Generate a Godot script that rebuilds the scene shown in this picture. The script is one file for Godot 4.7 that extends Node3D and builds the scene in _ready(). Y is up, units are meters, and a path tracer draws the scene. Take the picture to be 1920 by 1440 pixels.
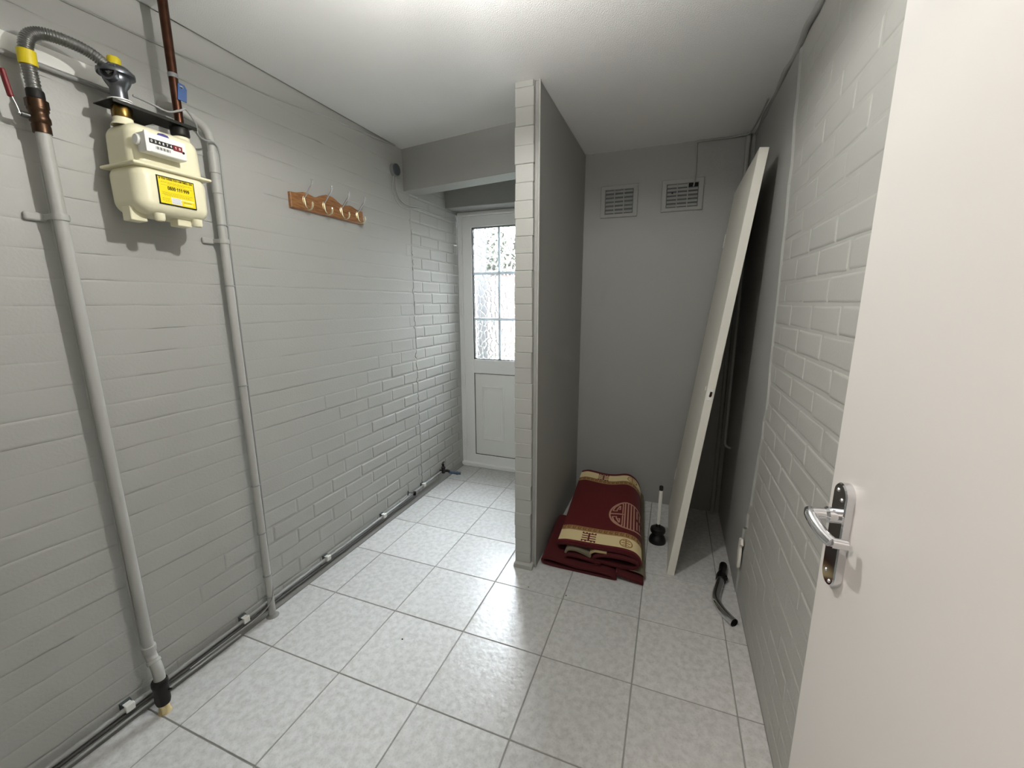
extends Node3D
# A small painted-brick utility room. Positions are written in floor-tile units (one tile = T metres):
# x to the right, y up, z towards the viewer. The left wall is at x = LW, the right wall at x = RW.

const T := 0.343
const LW := -1.56
const RW := 4.23
const CEIL := 6.65
const VEIN := 0.18

var used := {}
var m := {}
var rng := RandomNumberGenerator.new()


func _ready() -> void:
	rng.seed = 4711
	# ---------- camera ----------
	var cam := Camera3D.new()
	cam.name = "camera"
	cam.position = tt(3.1528, 3.9622, 1.9306)
	cam.rotation_order = EULER_ORDER_YXZ
	cam.rotation = Vector3(-0.192112, 0.365539, -0.001938)
	cam.keep_aspect = Camera3D.KEEP_HEIGHT
	cam.fov = rad_to_deg(2.0 * atan(720.0 / 780.6))
	cam.near = 0.02
	cam.far = 200.0
	add_child(cam)
	cam.current = true
	# ---------- sky and exposure ----------
	var sky_mat := ProceduralSkyMaterial.new()
	sky_mat.sky_top_color = Color(0.93, 0.965, 1.0)
	sky_mat.sky_horizon_color = Color(0.55, 0.56, 0.57)
	sky_mat.ground_bottom_color = Color(0.25, 0.25, 0.22)
	sky_mat.ground_horizon_color = Color(0.3, 0.3, 0.28)
	sky_mat.sky_energy_multiplier = 8.6
	sky_mat.sky_curve = 0.45        # overcast: the zenith is about three times as bright as the horizon
	sky_mat.ground_energy_multiplier = 0.9
	var sky := Sky.new()
	sky.sky_material = sky_mat
	var env := Environment.new()
	env.background_mode = Environment.BG_SKY
	env.sky = sky
	env.tonemap_mode = Environment.TONE_MAPPER_LINEAR
	env.tonemap_exposure = 0.81
	env.sdfgi_enabled = true
	env.ssao_enabled = true
	env.ssil_enabled = true
	var we := WorldEnvironment.new()
	we.name = "environment"
	we.environment = env
	add_child(we)
	make_materials()
	build_lamp(0.98)
	build_hall_lamp()
	# ---------- the setting ----------
	build_floor()
	build_ceiling()
	build_wall_left()
	build_wall_right()
	build_wall_back()
	build_partition()
	build_wall_front()
	build_lintels()
	build_back_door()
	build_entrance_door()
	# ---------- things ----------
	build_gas_riser()
	build_valve()
	build_hose()
	build_regulator()
	build_bracket()
	build_meter()
	build_copper_pipe()
	build_tag()
	build_thin_pipe()
	build_earth_cable()
	build_batten()
	build_low_pipes()
	build_tap()
	build_coat_rack()
	build_junction_box()
	build_vents()
	build_alcove_pipes()
	build_leaning_door()
	build_rug()
	build_plunger()
	build_tube()
	build_debris()
	build_outside()


# ------------------------------------------------------------------ naming and nodes

func tt(x: float, y: float, z: float) -> Vector3:
	return Vector3(x, y, z) * T


func numbered(parent: Node, called: String) -> String:
	var key := str(parent.get_instance_id()) + called
	var n: int = used.get(key, 0)
	used[key] = n + 1
	return called if n == 0 else "%s_%03d" % [called, n]


func put(parent: Node, o: Node3D, called: String) -> Node3D:
	o.name = numbered(parent, called)
	parent.add_child(o, true)
	return o


func thing(called: String, label: String, category: String, at: Vector3, group := "") -> Node3D:
	var o := Node3D.new()
	put(self, o, called)
	o.position = at
	tag(o, label, category, group)
	return o


func tag(o: Node3D, label: String, category: String, group := "", kind := "") -> void:
	if label: o.set_meta("label", label)
	if category: o.set_meta("category", category)
	if group: o.set_meta("group", group)
	if kind: o.set_meta("kind", kind)


func struct(called: String, label: String, category: String, at := Vector3.ZERO) -> Node3D:
	var o := thing(called, label, category, at)
	o.set_meta("kind", "structure")
	return o


func obj(called: String, st: SurfaceTool, mat: Material, parent: Node, label := "") -> MeshInstance3D:
	var o := MeshInstance3D.new()
	o.mesh = st.commit()
	o.mesh.surface_set_material(0, mat)
	o.cast_shadow = GeometryInstance3D.SHADOW_CASTING_SETTING_ON
	put(parent, o, called)
	if label: o.set_meta("label", label)
	return o


func inst(called: String, mesh: Mesh, parent: Node, xf: Transform3D, mat: Material = null) -> MeshInstance3D:
	var o := MeshInstance3D.new()
	o.mesh = mesh
	if mat: o.material_override = mat
	put(parent, o, called)
	o.transform = xf
	return o


# ------------------------------------------------------------------ mesh helpers

func mb() -> SurfaceTool:
	var st := SurfaceTool.new()
	st.begin(Mesh.PRIMITIVE_TRIANGLES)
	return st


func tri(st: SurfaceTool, a: Vector3, b: Vector3, c: Vector3, na: Vector3, nb: Vector3, nc: Vector3, ua := Vector2.ZERO, ub := Vector2.ZERO, uc := Vector2.ZERO) -> void:
	var flip := (c - a).cross(b - a).dot(na + nb + nc) < 0.0
	st.set_normal(na); st.set_uv(ua); st.add_vertex(a)
	if flip:
		st.set_normal(nc); st.set_uv(uc); st.add_vertex(c)
		st.set_normal(nb); st.set_uv(ub); st.add_vertex(b)
	else:
		st.set_normal(nb); st.set_uv(ub); st.add_vertex(b)
		st.set_normal(nc); st.set_uv(uc); st.add_vertex(c)


func quad(st: SurfaceTool, a: Vector3, b: Vector3, c: Vector3, d: Vector3, n: Vector3) -> void:
	tri(st, a, b, c, n, n, n)
	tri(st, a, c, d, n, n, n)


func quad4(st: SurfaceTool, p: Array, n: Array, uv: Array = [Vector2.ZERO, Vector2.ZERO, Vector2.ZERO, Vector2.ZERO]) -> void:
	tri(st, p[0], p[1], p[2], n[0], n[1], n[2], uv[0], uv[1], uv[2])
	tri(st, p[0], p[2], p[3], n[0], n[2], n[3], uv[0], uv[2], uv[3])


# A box with chamfered edges; xf carries its turn.
func box(st: SurfaceTool, center: Vector3, size: Vector3, bevel := 0.002, basis := Basis.IDENTITY) -> void:
	var h := size / 2.0
	var b := minf(bevel, minf(h.x, minf(h.y, h.z)) * 0.9)
	for ax in 3:
		var u := (ax + 1) % 3
		var v := (ax + 2) % 3
		for s in [-1.0, 1.0]:
			var n := Vector3.ZERO
			n[ax] = s
			var pts := []
			for c in [[-1.0, -1.0], [1.0, -1.0], [1.0, 1.0], [-1.0, 1.0]]:
				var p := Vector3.ZERO
				p[ax] = s * h[ax]
				p[u] = c[0] * (h[u] - b)
				p[v] = c[1] * (h[v] - b)
				pts.append(center + basis * p)
			quad(st, pts[0], pts[1], pts[2], pts[3], basis * n)
	if b <= 0.0:
		return
	for ax in 3:   # the twelve chamfers: edges that run along ax
		var u := (ax + 1) % 3
		var v := (ax + 2) % 3
		for su in [-1.0, 1.0]:
			for sv in [-1.0, 1.0]:
				var n := Vector3.ZERO
				n[u] = su
				n[v] = sv
				n = n.normalized()
				var pts := []
				for c in [[-1.0, 0], [1.0, 0], [1.0, 1], [-1.0, 1]]:
					var p := Vector3.ZERO
					p[ax] = c[0] * (h[ax] - b)
					p[u] = su * (h[u] - (b if c[1] else 0.0))
					p[v] = sv * (h[v] - (0.0 if c[1] else b))
					pts.append(center + basis * p)
				quad(st, pts[0], pts[1], pts[2], pts[3], basis * n)
	for sx in [-1.0, 1.0]:
		for sy in [-1.0, 1.0]:
			for sz in [-1.0, 1.0]:
				var n := Vector3(sx, sy, sz).normalized()
				var a := center + basis * Vector3(sx * h.x, sy * (h.y - b), sz * (h.z - b))
				var e := center + basis * Vector3(sx * (h.x - b), sy * h.y, sz * (h.z - b))
				var c := center + basis * Vector3(sx * (h.x - b), sy * (h.y - b), sz * h.z)
				tri(st, a, e, c, basis * n, basis * n, basis * n)


# A box between two corners given in tile units, moved by -o.
func tbox(st: SurfaceTool, o: Vector3, x0: float, y0: float, z0: float, x1: float, y1: float, z1: float, bevel := 0.002) -> void:
	var a := tt(x0, y0, z0) - o
	var b := tt(x1, y1, z1) - o
	box(st, (a + b) / 2.0, (b - a).abs(), bevel)


# A box whose edges and corners are rounded with radius r.
func round_box(st: SurfaceTool, center: Vector3, size: Vector3, r: float, seg := 4, taper := 0.0) -> void:
	var h := size / 2.0
	r = minf(r, minf(h.x, minf(h.y, h.z)) * 0.98)
	for ax in 3:
		var u := (ax + 1) % 3
		var v := (ax + 2) % 3
		var cu := []
		var cv := []
		for i in range(seg + 1):
			var k := tan(PI / 4.0 * (1.0 - float(i) / seg))
			cu.append(-(h[u] - r) - r * k)
			cv.append(-(h[v] - r) - r * k)
		for i in range(seg, -1, -1):
			cu.append(-cu[i])
			cv.append(-cv[i])
		for s in [-1.0, 1.0]:
			var P := []
			var N := []
			for i in cu.size():
				for j in cv.size():
					var p := Vector3.ZERO
					p[ax] = s * h[ax]
					p[u] = cu[i]
					p[v] = cv[j]
					var inner := p.clamp(-(h - Vector3.ONE * r), h - Vector3.ONE * r)
					var n := (p - inner).normalized()
					p = inner + n * r
					var k := 1.0 + taper * p.y / h.y
					p.x *= k
					p.z *= k
					P.append(center + p)
					N.append(n)
			var w := cv.size()
			for i in cu.size() - 1:
				for j in w - 1:
					var q := [i * w + j, (i + 1) * w + j, (i + 1) * w + j + 1, i * w + j + 1]
					quad4(st, [P[q[0]], P[q[1]], P[q[2]], P[q[3]]], [N[q[0]], N[q[1]], N[q[2]], N[q[3]]])


func smooth_path(pts: Array, per := 8) -> Array:
	var out := []
	for i in pts.size() - 1:
		var a: Vector3 = pts[maxi(i - 1, 0)]
		var b: Vector3 = pts[i]
		var c: Vector3 = pts[i + 1]
		var d: Vector3 = pts[mini(i + 2, pts.size() - 1)]
		for k in per:
			out.append(b.cubic_interpolate(c, a, d, float(k) / per))
	out.append(pts[-1])
	return out


# A tube along pts; radius is a number or one per point.
func tube(st: SurfaceTool, pts: Array, radius, sides := 12, caps := true) -> void:
	var n := pts.size()
	var up := Vector3(0.123, 0.456, 0.789)
	var rings := []
	var norms := []
	var prev := Vector3.ZERO
	for i in n:
		var d: Vector3 = (pts[mini(i + 1, n - 1)] - pts[maxi(i - 1, 0)]).normalized()
		var s: Vector3
		if i == 0:
			s = d.cross(up).normalized()
		else:
			s = (prev - d * prev.dot(d)).normalized()
		prev = s
		var t := d.cross(s)
		var r: float = radius[i] if radius is Array else radius
		var slope := 0.0
		if radius is Array:
			slope = (radius[mini(i + 1, n - 1)] - radius[maxi(i - 1, 0)]) / maxf(1e-5, (pts[mini(i + 1, n - 1)] - pts[maxi(i - 1, 0)]).length())
		var ring := []
		var nn := []
		for k in sides:
			var a := TAU * k / sides
			var e := s * cos(a) + t * sin(a)
			ring.append(pts[i] + e * r)
			nn.append((e - d * slope).normalized())
		rings.append(ring)
		norms.append(nn)
	for i in n - 1:
		for k in sides:
			var l := (k + 1) % sides
			quad4(st, [rings[i][k], rings[i][l], rings[i + 1][l], rings[i + 1][k]], [norms[i][k], norms[i][l], norms[i + 1][l], norms[i + 1][k]])
	if caps:
		for e in [[0, 1], [n - 1, n - 2]]:
			var dir: Vector3 = (pts[e[0]] - pts[e[1]]).normalized()
			for k in sides:
				tri(st, pts[e[0]], rings[e[0]][k], rings[e[0]][(k + 1) % sides], dir, dir, dir)


# A turned shape: profile of (radius, height) about the axis y of xf; corners sharper than 35 degrees stay sharp.
func lathe(st: SurfaceTool, prof: Array, xf: Transform3D, sides := 20) -> void:
	var seg := []
	for i in prof.size() - 1:
		var d: Vector2 = prof[i + 1] - prof[i]
		seg.append(Vector2(d.y, -d.x).normalized())
	for i in seg.size():
		var na: Vector2 = seg[i]
		var nb: Vector2 = seg[i]
		if i > 0 and seg[i - 1].dot(seg[i]) > 0.8: na = (seg[i - 1] + seg[i]).normalized()
		if i < seg.size() - 1 and seg[i + 1].dot(seg[i]) > 0.8: nb = (seg[i + 1] + seg[i]).normalized()
		for k in sides:
			var a := TAU * k / sides
			var b := TAU * (k + 1) / sides
			var p := []
			var nn := []
			for c in [[prof[i], na, a], [prof[i], na, b], [prof[i + 1], nb, b], [prof[i + 1], nb, a]]:
				p.append(xf * Vector3(c[0].x * cos(c[2]), c[0].y, c[0].x * sin(c[2])))
				nn.append((xf.basis * Vector3(c[1].x * cos(c[2]), c[1].y, c[1].x * sin(c[2]))).normalized())
			quad4(st, p, nn)


# An outline in the plane of xf's x and y, drawn out along its z from 0 to depth, with a chamfer at the far (front) rim.
func prism(st: SurfaceTool, poly: PackedVector2Array, depth: float, xf: Transform3D, bevel := 0.0) -> void:
	if Geometry2D.is_polygon_clockwise(poly):
		poly = poly.duplicate()
		poly.reverse()
	var n := poly.size()
	var inner := PackedVector2Array()
	for i in n:
		var e0 := (poly[i] - poly[(i + n - 1) % n]).normalized()
		var e1 := (poly[(i + 1) % n] - poly[i]).normalized()
		var nn := Vector2(-(e0.y + e1.y), e0.x + e1.x)
		var l := nn.normalized()
		inner.append(poly[i] + l * bevel / maxf(0.4, l.dot(Vector2(-e1.y, e1.x))))
	var idx := Geometry2D.triangulate_polygon(inner)
	var nf := (xf.basis * Vector3(0, 0, 1)).normalized()
	for i in range(0, idx.size(), 3):
		var q := [inner[idx[i]], inner[idx[i + 1]], inner[idx[i + 2]]]
		tri(st, xf * Vector3(q[0].x, q[0].y, depth), xf * Vector3(q[1].x, q[1].y, depth), xf * Vector3(q[2].x, q[2].y, depth), nf, nf, nf)
	idx = Geometry2D.triangulate_polygon(poly)
	for i in range(0, idx.size(), 3):
		var q := [poly[idx[i]], poly[idx[i + 1]], poly[idx[i + 2]]]
		tri(st, xf * Vector3(q[0].x, q[0].y, 0), xf * Vector3(q[1].x, q[1].y, 0), xf * Vector3(q[2].x, q[2].y, 0), -nf, -nf, -nf)
	for i in n:
		var j := (i + 1) % n
		var e := (poly[j] - poly[i]).normalized()
		var side := (xf.basis * Vector3(e.y, -e.x, 0)).normalized()
		var a := xf * Vector3(poly[i].x, poly[i].y, 0)
		var b := xf * Vector3(poly[j].x, poly[j].y, 0)
		var c := xf * Vector3(poly[j].x, poly[j].y, depth - bevel)
		var d := xf * Vector3(poly[i].x, poly[i].y, depth - bevel)
		quad(st, a, b, c, d, side)
		if bevel > 0.0:
			quad(st, d, c, xf * Vector3(inner[j].x, inner[j].y, depth), xf * Vector3(inner[i].x, inner[i].y, depth), (side + nf).normalized())


# Four bars round a rectangle, mitred, in the plane of xf's x and y; height h, width w, front edges chamfered.
func ring(st: SurfaceTool, x0: float, y0: float, x1: float, y1: float, w: Array, z0: float, z1: float, bevel: float, xf := Transform3D.IDENTITY) -> void:
	# w: left, bottom, right, top
	var o := [Vector2(x0, y0), Vector2(x1, y0), Vector2(x1, y1), Vector2(x0, y1)]
	var i := [Vector2(x0 + w[0], y0 + w[1]), Vector2(x1 - w[2], y0 + w[1]), Vector2(x1 - w[2], y1 - w[3]), Vector2(x0 + w[0], y1 - w[3])]
	var ob := [Vector2(x0 + bevel, y0 + bevel), Vector2(x1 - bevel, y0 + bevel), Vector2(x1 - bevel, y1 - bevel), Vector2(x0 + bevel, y1 - bevel)]
	var ib := [i[0] + Vector2(-bevel, -bevel), i[1] + Vector2(bevel, -bevel), i[2] + Vector2(bevel, bevel), i[3] + Vector2(-bevel, bevel)]
	var out := [Vector3(0, -1, 0), Vector3(1, 0, 0), Vector3(0, 1, 0), Vector3(-1, 0, 0)]
	var nf := xf.basis * Vector3(0, 0, 1)
	for k in 4:
		var j := (k + 1) % 4
		var n: Vector3 = xf.basis * out[k]
		var P := func(p: Vector2, z: float) -> Vector3: return xf * Vector3(p.x, p.y, z)
		quad(st, P.call(ob[k], z1), P.call(ob[j], z1), P.call(ib[j], z1), P.call(ib[k], z1), nf)
		quad(st, P.call(o[k], z1 - bevel), P.call(o[j], z1 - bevel), P.call(ob[j], z1), P.call(ob[k], z1), (n + nf).normalized())
		quad(st, P.call(i[k], z1 - bevel), P.call(i[j], z1 - bevel), P.call(ib[j], z1), P.call(ib[k], z1), (nf - n).normalized())
		quad(st, P.call(o[k], z0), P.call(o[j], z0), P.call(o[j], z1 - bevel), P.call(o[k], z1 - bevel), n)
		quad(st, P.call(i[k], z0), P.call(i[j], z0), P.call(i[j], z1 - bevel), P.call(i[k], z1 - bevel), -n)
		quad(st, P.call(o[k], z0), P.call(o[j], z0), P.call(i[j], z0), P.call(i[k], z0), -nf)


func grid_mesh(P: Array, w: int, st: SurfaceTool) -> void:   # smooth shading from a grid of points, w per row
	var h := P.size() / w
	var N := []
	for i in h:
		for j in w:
			var du: Vector3 = P[i * w + mini(j + 1, w - 1)] - P[i * w + maxi(j - 1, 0)]
			var dv: Vector3 = P[mini(i + 1, h - 1) * w + j] - P[maxi(i - 1, 0) * w + j]
			N.append(du.cross(dv).normalized())
	for i in h - 1:
		for j in w - 1:
			var q := [i * w + j, i * w + j + 1, (i + 1) * w + j + 1, (i + 1) * w + j]
			quad4(st, [P[q[0]], P[q[1]], P[q[2]], P[q[3]]], [N[q[0]], N[q[1]], N[q[2]], N[q[3]]])


# The axis from a to b as a transform whose y runs that way.
func along(a: Vector3, b: Vector3) -> Transform3D:
	var y := (b - a).normalized()
	var x := y.cross(Vector3(0.31, 0.2, 0.93)).normalized()
	return Transform3D(Basis(x, y, x.cross(y)), a)


# ------------------------------------------------------------------ materials

func noise(kind: int, freq: float, octaves := 4, seed_ := 1) -> FastNoiseLite:
	var n := FastNoiseLite.new()
	n.noise_type = kind
	n.frequency = freq
	n.fractal_octaves = octaves
	n.seed = seed_
	return n


func noise_tex(n: FastNoiseLite, side: int, ramp: Gradient = null, bump := 0.0) -> NoiseTexture2D:
	var t := NoiseTexture2D.new()
	t.width = side
	t.height = side
	t.seamless = true
	t.generate_mipmaps = false
	if ramp: t.color_ramp = ramp
	if bump > 0.0:
		t.as_normal_map = true
		t.bump_strength = bump
	t.noise = n
	return t


func ramp(stops: Array) -> Gradient:
	var g := Gradient.new()
	var off := PackedFloat32Array()
	var col := PackedColorArray()
	for s in stops:
		off.append(s[0])
		col.append(s[1])
	g.offsets = off
	g.colors = col
	return g


func mat(called: String, c: Color, rough := 0.5, metal := 0.0) -> StandardMaterial3D:
	var s := StandardMaterial3D.new()
	s.resource_name = called
	s.albedo_color = c
	s.roughness = rough
	s.metallic = metal
	m[called] = s
	return s


func tri_map(s: StandardMaterial3D, scale: float) -> void:
	s.uv1_triplanar = true
	s.uv1_world_triplanar = true
	s.uv1_scale = Vector3.ONE * scale


func make_materials() -> void:
	var stipple := noise_tex(noise(FastNoiseLite.TYPE_SIMPLEX, 0.035, 5, 3), 512, null, 4.0)
	var fine := noise_tex(noise(FastNoiseLite.TYPE_SIMPLEX, 0.11, 3, 8), 512, null, 4.0)
	var s := mat("wall_paint", Color(0.66, 0.66, 0.64), 0.5)
	s.normal_enabled = true
	s.normal_texture = stipple
	s.normal_scale = 0.13
	tri_map(s, 4.0)
	s = mat("plaster_paint", Color(0.60, 0.60, 0.585), 0.55)
	s.normal_enabled = true
	s.normal_texture = fine
	s.normal_scale = 0.25
	tri_map(s, 3.0)
	s = mat("ceiling_paint", Color(0.93, 0.93, 0.925), 0.7)
	s.normal_enabled = true
	s.normal_texture = fine
	s.normal_scale = 0.35
	tri_map(s, 3.0)
	# floor tiles: pale concrete look, three tones
	var mott := noise_tex(noise(FastNoiseLite.TYPE_SIMPLEX, 0.018, 6, 21), 1024, ramp([[0.0, Color(0.75, 0.75, 0.735)], [0.38, Color(0.80, 0.80, 0.79)], [0.6, Color(0.825, 0.825, 0.815)], [1.0, Color(0.86, 0.86, 0.85)]]))
	var speck := noise_tex(noise(FastNoiseLite.TYPE_SIMPLEX, 0.12, 3, 5), 512, ramp([[0.0, Color(0.91, 0.91, 0.90)], [0.35, Color(1, 1, 1)], [1.0, Color(1, 1, 1)]]))
	for k in 3:
		s = mat("tile%d" % k, [Color(0.955, 0.955, 0.955), Color(0.94, 0.94, 0.94), Color(0.93, 0.93, 0.93)][k], 0.30)
		s.albedo_texture = mott
		s.detail_enabled = true
		s.detail_blend_mode = BaseMaterial3D.BLEND_MODE_MUL
		s.detail_albedo = speck
		s.normal_enabled = true
		s.normal_texture = stipple
		s.normal_scale = 0.12
		tri_map(s, 1.35)
		s.uv1_offset = Vector3(0.37, 0.11, 0.61) * k
	mat("grout", Color(0.56, 0.56, 0.545), 0.9)
	mat("upvc", Color(0.95, 0.955, 0.95), 0.3)
	mat("upvc_panel", Color(0.93, 0.935, 0.92), 0.4)
	mat("gasket", Color(0.04, 0.04, 0.045), 0.6)
	s = mat("glazing_bar", Color(0.86, 0.875, 0.88), 0.4)
	s.backlight_enabled = true
	s.backlight = Color(0.62, 0.65, 0.67)
	s = mat("glass", Color(0.97, 0.99, 0.98, 0.0), 0.0)
	s.refraction_enabled = true
	s.refraction_scale = 0.05
	s = mat("pane", Color(0.96, 0.98, 0.97, 0.05), 0.02)
	s.transparency = BaseMaterial3D.TRANSPARENCY_ALPHA
	mat("door_white", Color(0.81, 0.80, 0.785), 0.38)
	mat("door_edge", Color(0.86, 0.85, 0.81), 0.5)
	mat("chrome", Color(0.86, 0.86, 0.87), 0.08, 1.0)
	mat("steel", Color(0.55, 0.55, 0.54), 0.3, 1.0)
	mat("zinc", Color(0.42, 0.43, 0.45), 0.32, 0.9)
	mat("dark_steel", Color(0.13, 0.13, 0.11), 0.5, 0.5)
	mat("brass", Color(0.46, 0.37, 0.19), 0.28, 1.0)
	mat("pale_brass", Color(0.90, 0.86, 0.74), 0.16, 1.0)
	s = mat("old_brass", Color(0.27, 0.20, 0.145), 0.36, 0.85)
	s = mat("copper", Color(0.33, 0.22, 0.17), 0.33, 0.95)
	s.albedo_texture = noise_tex(noise(FastNoiseLite.TYPE_SIMPLEX, 0.02, 4, 9), 256, ramp([[0.0, Color(0.78, 0.76, 0.74)], [1.0, Color(1, 1, 1)]]))
	tri_map(s, 4.0)
	mat("meter_cream", Color(0.90, 0.88, 0.76), 0.38)
	mat("white_plastic", Color(0.90, 0.90, 0.88), 0.35)
	mat("black_plastic", Color(0.025, 0.025, 0.028), 0.35)
	mat("black_rubber", Color(0.015, 0.015, 0.016), 0.45)
	mat("dark_iron", Color(0.10, 0.09, 0.08), 0.6, 0.4)
	mat("ivory", Color(0.80, 0.73, 0.55), 0.5)
	mat("yellow", Color(0.82, 0.74, 0.10), 0.5)
	mat("red_grip", Color(0.42, 0.05, 0.07), 0.5)
	mat("blue_tag", Color(0.0, 0.26, 0.50), 0.5)
	mat("violet", Color(0.25, 0.24, 0.50), 0.35)
	mat("counter_red", Color(0.42, 0.04, 0.08), 0.4)
	mat("grey_plastic", Color(0.52, 0.53, 0.53), 0.5)
	mat("lid_grey", Color(0.27, 0.30, 0.31), 0.5)
	mat("cable_grey", Color(0.56, 0.56, 0.55), 0.5)
	mat("cable_dark", Color(0.34, 0.34, 0.335), 0.5)
	mat("hose_blue", Color(0.22, 0.30, 0.40), 0.5)
	mat("mortar_dark", Color(0.47, 0.47, 0.455), 0.85)
	mat("void_dark", Color(0.01, 0.01, 0.01), 0.9)
	s = mat("lamp_shade", Color(0.75, 0.75, 0.73), 0.8)
	mat("dust", Color(0.25, 0.17, 0.14), 0.9)
	mat("filler", Color(0.86, 0.85, 0.82), 0.8)
	s = mat("board_white", Color(0.93, 0.93, 0.91), 0.5)
	# pine of the coat rack
	s = mat("wood", Color(1, 1, 1), 0.38)
	var grain := noise(FastNoiseLite.TYPE_SIMPLEX, 0.012, 4, 12)
	grain.domain_warp_enabled = true
	grain.domain_warp_amplitude = 18.0
	s.albedo_texture = noise_tex(grain, 512, ramp([[0.0, Color(0.40, 0.26, 0.15)], [0.45, Color(0.55, 0.38, 0.23)], [0.7, Color(0.60, 0.43, 0.27)], [1.0, Color(0.49, 0.33, 0.19)]]))
	s.uv1_triplanar = true
	s.uv1_world_triplanar = true
	s.uv1_scale = Vector3(14, 14, 1.6)
	# rug
	var pile := noise_tex(noise(FastNoiseLite.TYPE_SIMPLEX, 0.3, 2, 2), 256, null, 6.0)
	for c in [["rug_red", Color(0.29, 0.02, 0.045)], ["rug_beige", Color(0.46, 0.43, 0.35)], ["rug_print", Color(1, 1, 1)], ["rug_cream", Color(0.70, 0.63, 0.46)]]:
		s = mat(c[0], c[1], 0.95)
		s.normal_enabled = true
		s.normal_texture = pile
		s.normal_scale = 0.6
		s.rim_enabled = true
		s.rim = 0.08
		s.rim_tint = 0.6
		if c[0] != "rug_print": tri_map(s, 9.0)
	m.rug_print.albedo_texture = ImageTexture.create_from_image(rug_image())
	m.rug_print.normal_enabled = false
	mat("wing_render", Color(0.34, 0.32, 0.30), 0.9)
	mat("paving", Color(0.18, 0.175, 0.17), 0.9)
	s = mat("lawn", Color(0.14, 0.165, 0.09), 0.95)
	s = mat("house_brick", Color(1, 1, 1), 0.9)
	s.albedo_texture = noise_tex(noise(FastNoiseLite.TYPE_CELLULAR, 0.06, 2, 4), 256, ramp([[0.0, Color(0.15, 0.10, 0.085)], [1.0, Color(0.19, 0.135, 0.12)]]))
	tri_map(s, 0.8)
	s = mat("leaf", Color(0.13, 0.15, 0.085), 0.7)
	s.cull_mode = BaseMaterial3D.CULL_DISABLED
	mat("bark", Color(0.2, 0.15, 0.1), 0.9)
	mat("fence_dark", Color(0.10, 0.10, 0.115), 0.7)


# ------------------------------------------------------------------ lamp

func build_lamp(energy: float) -> void:
	var at := tt(1.68, CEIL, -0.62)
	var o := thing("pendant_lamp", "small pendant lamp with a shallow white ring shade below the ceiling", "lamp", at)
	var by := (6.06 - CEIL) * T          # the bulb's centre
	var st := mb()
	lathe(st, [Vector2(0, -0.022), Vector2(0.012, -0.022), Vector2(0.035, -0.012), Vector2(0.04, 0.0)], Transform3D.IDENTITY, 24)
	obj("ceiling_rose", st, m.white_plastic, o)
	st = mb()
	tube(st, [Vector3(0, -0.02, 0), Vector3(0, by + 0.075, 0)], 0.003, 8)
	obj("cord", st, m.white_plastic, o)
	st = mb()
	lathe(st, [Vector2(0, by + 0.08), Vector2(0.009, by + 0.079), Vector2(0.013, by + 0.03), Vector2(0.0, by + 0.028)], Transform3D.IDENTITY, 16)
	obj("lamp_holder", st, m.white_plastic, o)
	st = mb()
	lathe(st, [Vector2(0.108, by - 0.005), Vector2(0.110, by - 0.005), Vector2(0.110, by + 0.013), Vector2(0.108, by + 0.013), Vector2(0.108, by - 0.005)], Transform3D.IDENTITY, 48)
	for k in 3:
		var a := TAU * k / 3
		tube(st, [Vector3(0.01 * cos(a), by + 0.045, 0.01 * sin(a)), Vector3(0.108 * cos(a), by + 0.015, 0.108 * sin(a))], 0.0015, 6)
	obj("ring_shade", st, m.lamp_shade, o)
	var glow := mat("bulb_glow", Color(1, 1, 1), 0.4)
	glow.emission_enabled = true
	glow.emission = Color(1.0, 0.98, 0.94)
	glow.emission_energy_multiplier = 4.0
	st = mb()
	var prof := []
	for i in 17:
		var a := PI * i / 16.0
		prof.append(Vector2(0.017 * sin(a), by + 0.022 * -cos(a)))
	lathe(st, prof, Transform3D.IDENTITY, 24)
	obj("bulb", st, glow, o)
	var l := OmniLight3D.new()
	l.name = "bulb_light"
	l.position = Vector3(0, by, 0)
	l.light_color = Color(1.0, 0.99, 0.972)
	l.light_energy = energy
	l.light_size = 0.016
	l.omni_range = 12.0
	l.omni_attenuation = 2.0
	l.shadow_enabled = true
	o.add_child(l)


# ------------------------------------------------------------------ floor and ceiling

func build_floor() -> void:
	var o := struct("floor", "pale grey concrete-look tiled floor with darker grout lines", "floor")
	var st := mb()
	tbox(st, Vector3.ZERO, LW - 0.3, -0.35, -7.15, RW + 0.3, -0.008, 5.0, 0.0)
	obj("grout_bed", st, m.grout, o)
	var xs := [LW, -1.0, 0.0, 1.0, 2.0, 3.0, 4.0, RW]
	var zs := [5.0, 4.0, 3.0, 2.0, 1.0, 0.0, -1.0, -2.0, -3.0, -4.0, -5.0, -5.95, -7.0]
	for i in xs.size() - 1:
		for j in zs.size() - 1:
			if xs[i] >= 1.0 and zs[j] <= -5.95 and xs[i] < 0.99:
				continue
			var g := 0.0066
			st = mb()
			var dy := rng.randf_range(-0.0012, 0.0012)
			tbox(st, Vector3.ZERO, xs[i] + g, -0.05, zs[j + 1] + g, xs[i + 1] - g, dy, zs[j] - g, 0.0012)
			obj("tile", st, m["tile%d" % rng.randi_range(0, 2)], o)


func build_ceiling() -> void:
	var o := struct("ceiling", "flat white painted ceiling of the room", "ceiling")
	var st := mb()
	tbox(st, Vector3.ZERO, LW - 0.3, CEIL, -7.15, RW + 0.3, CEIL + 0.4, 5.0, 0.0)
	obj("ceiling_slab", st, m.ceiling_paint, o)


# ------------------------------------------------------------------ brickwork

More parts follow.
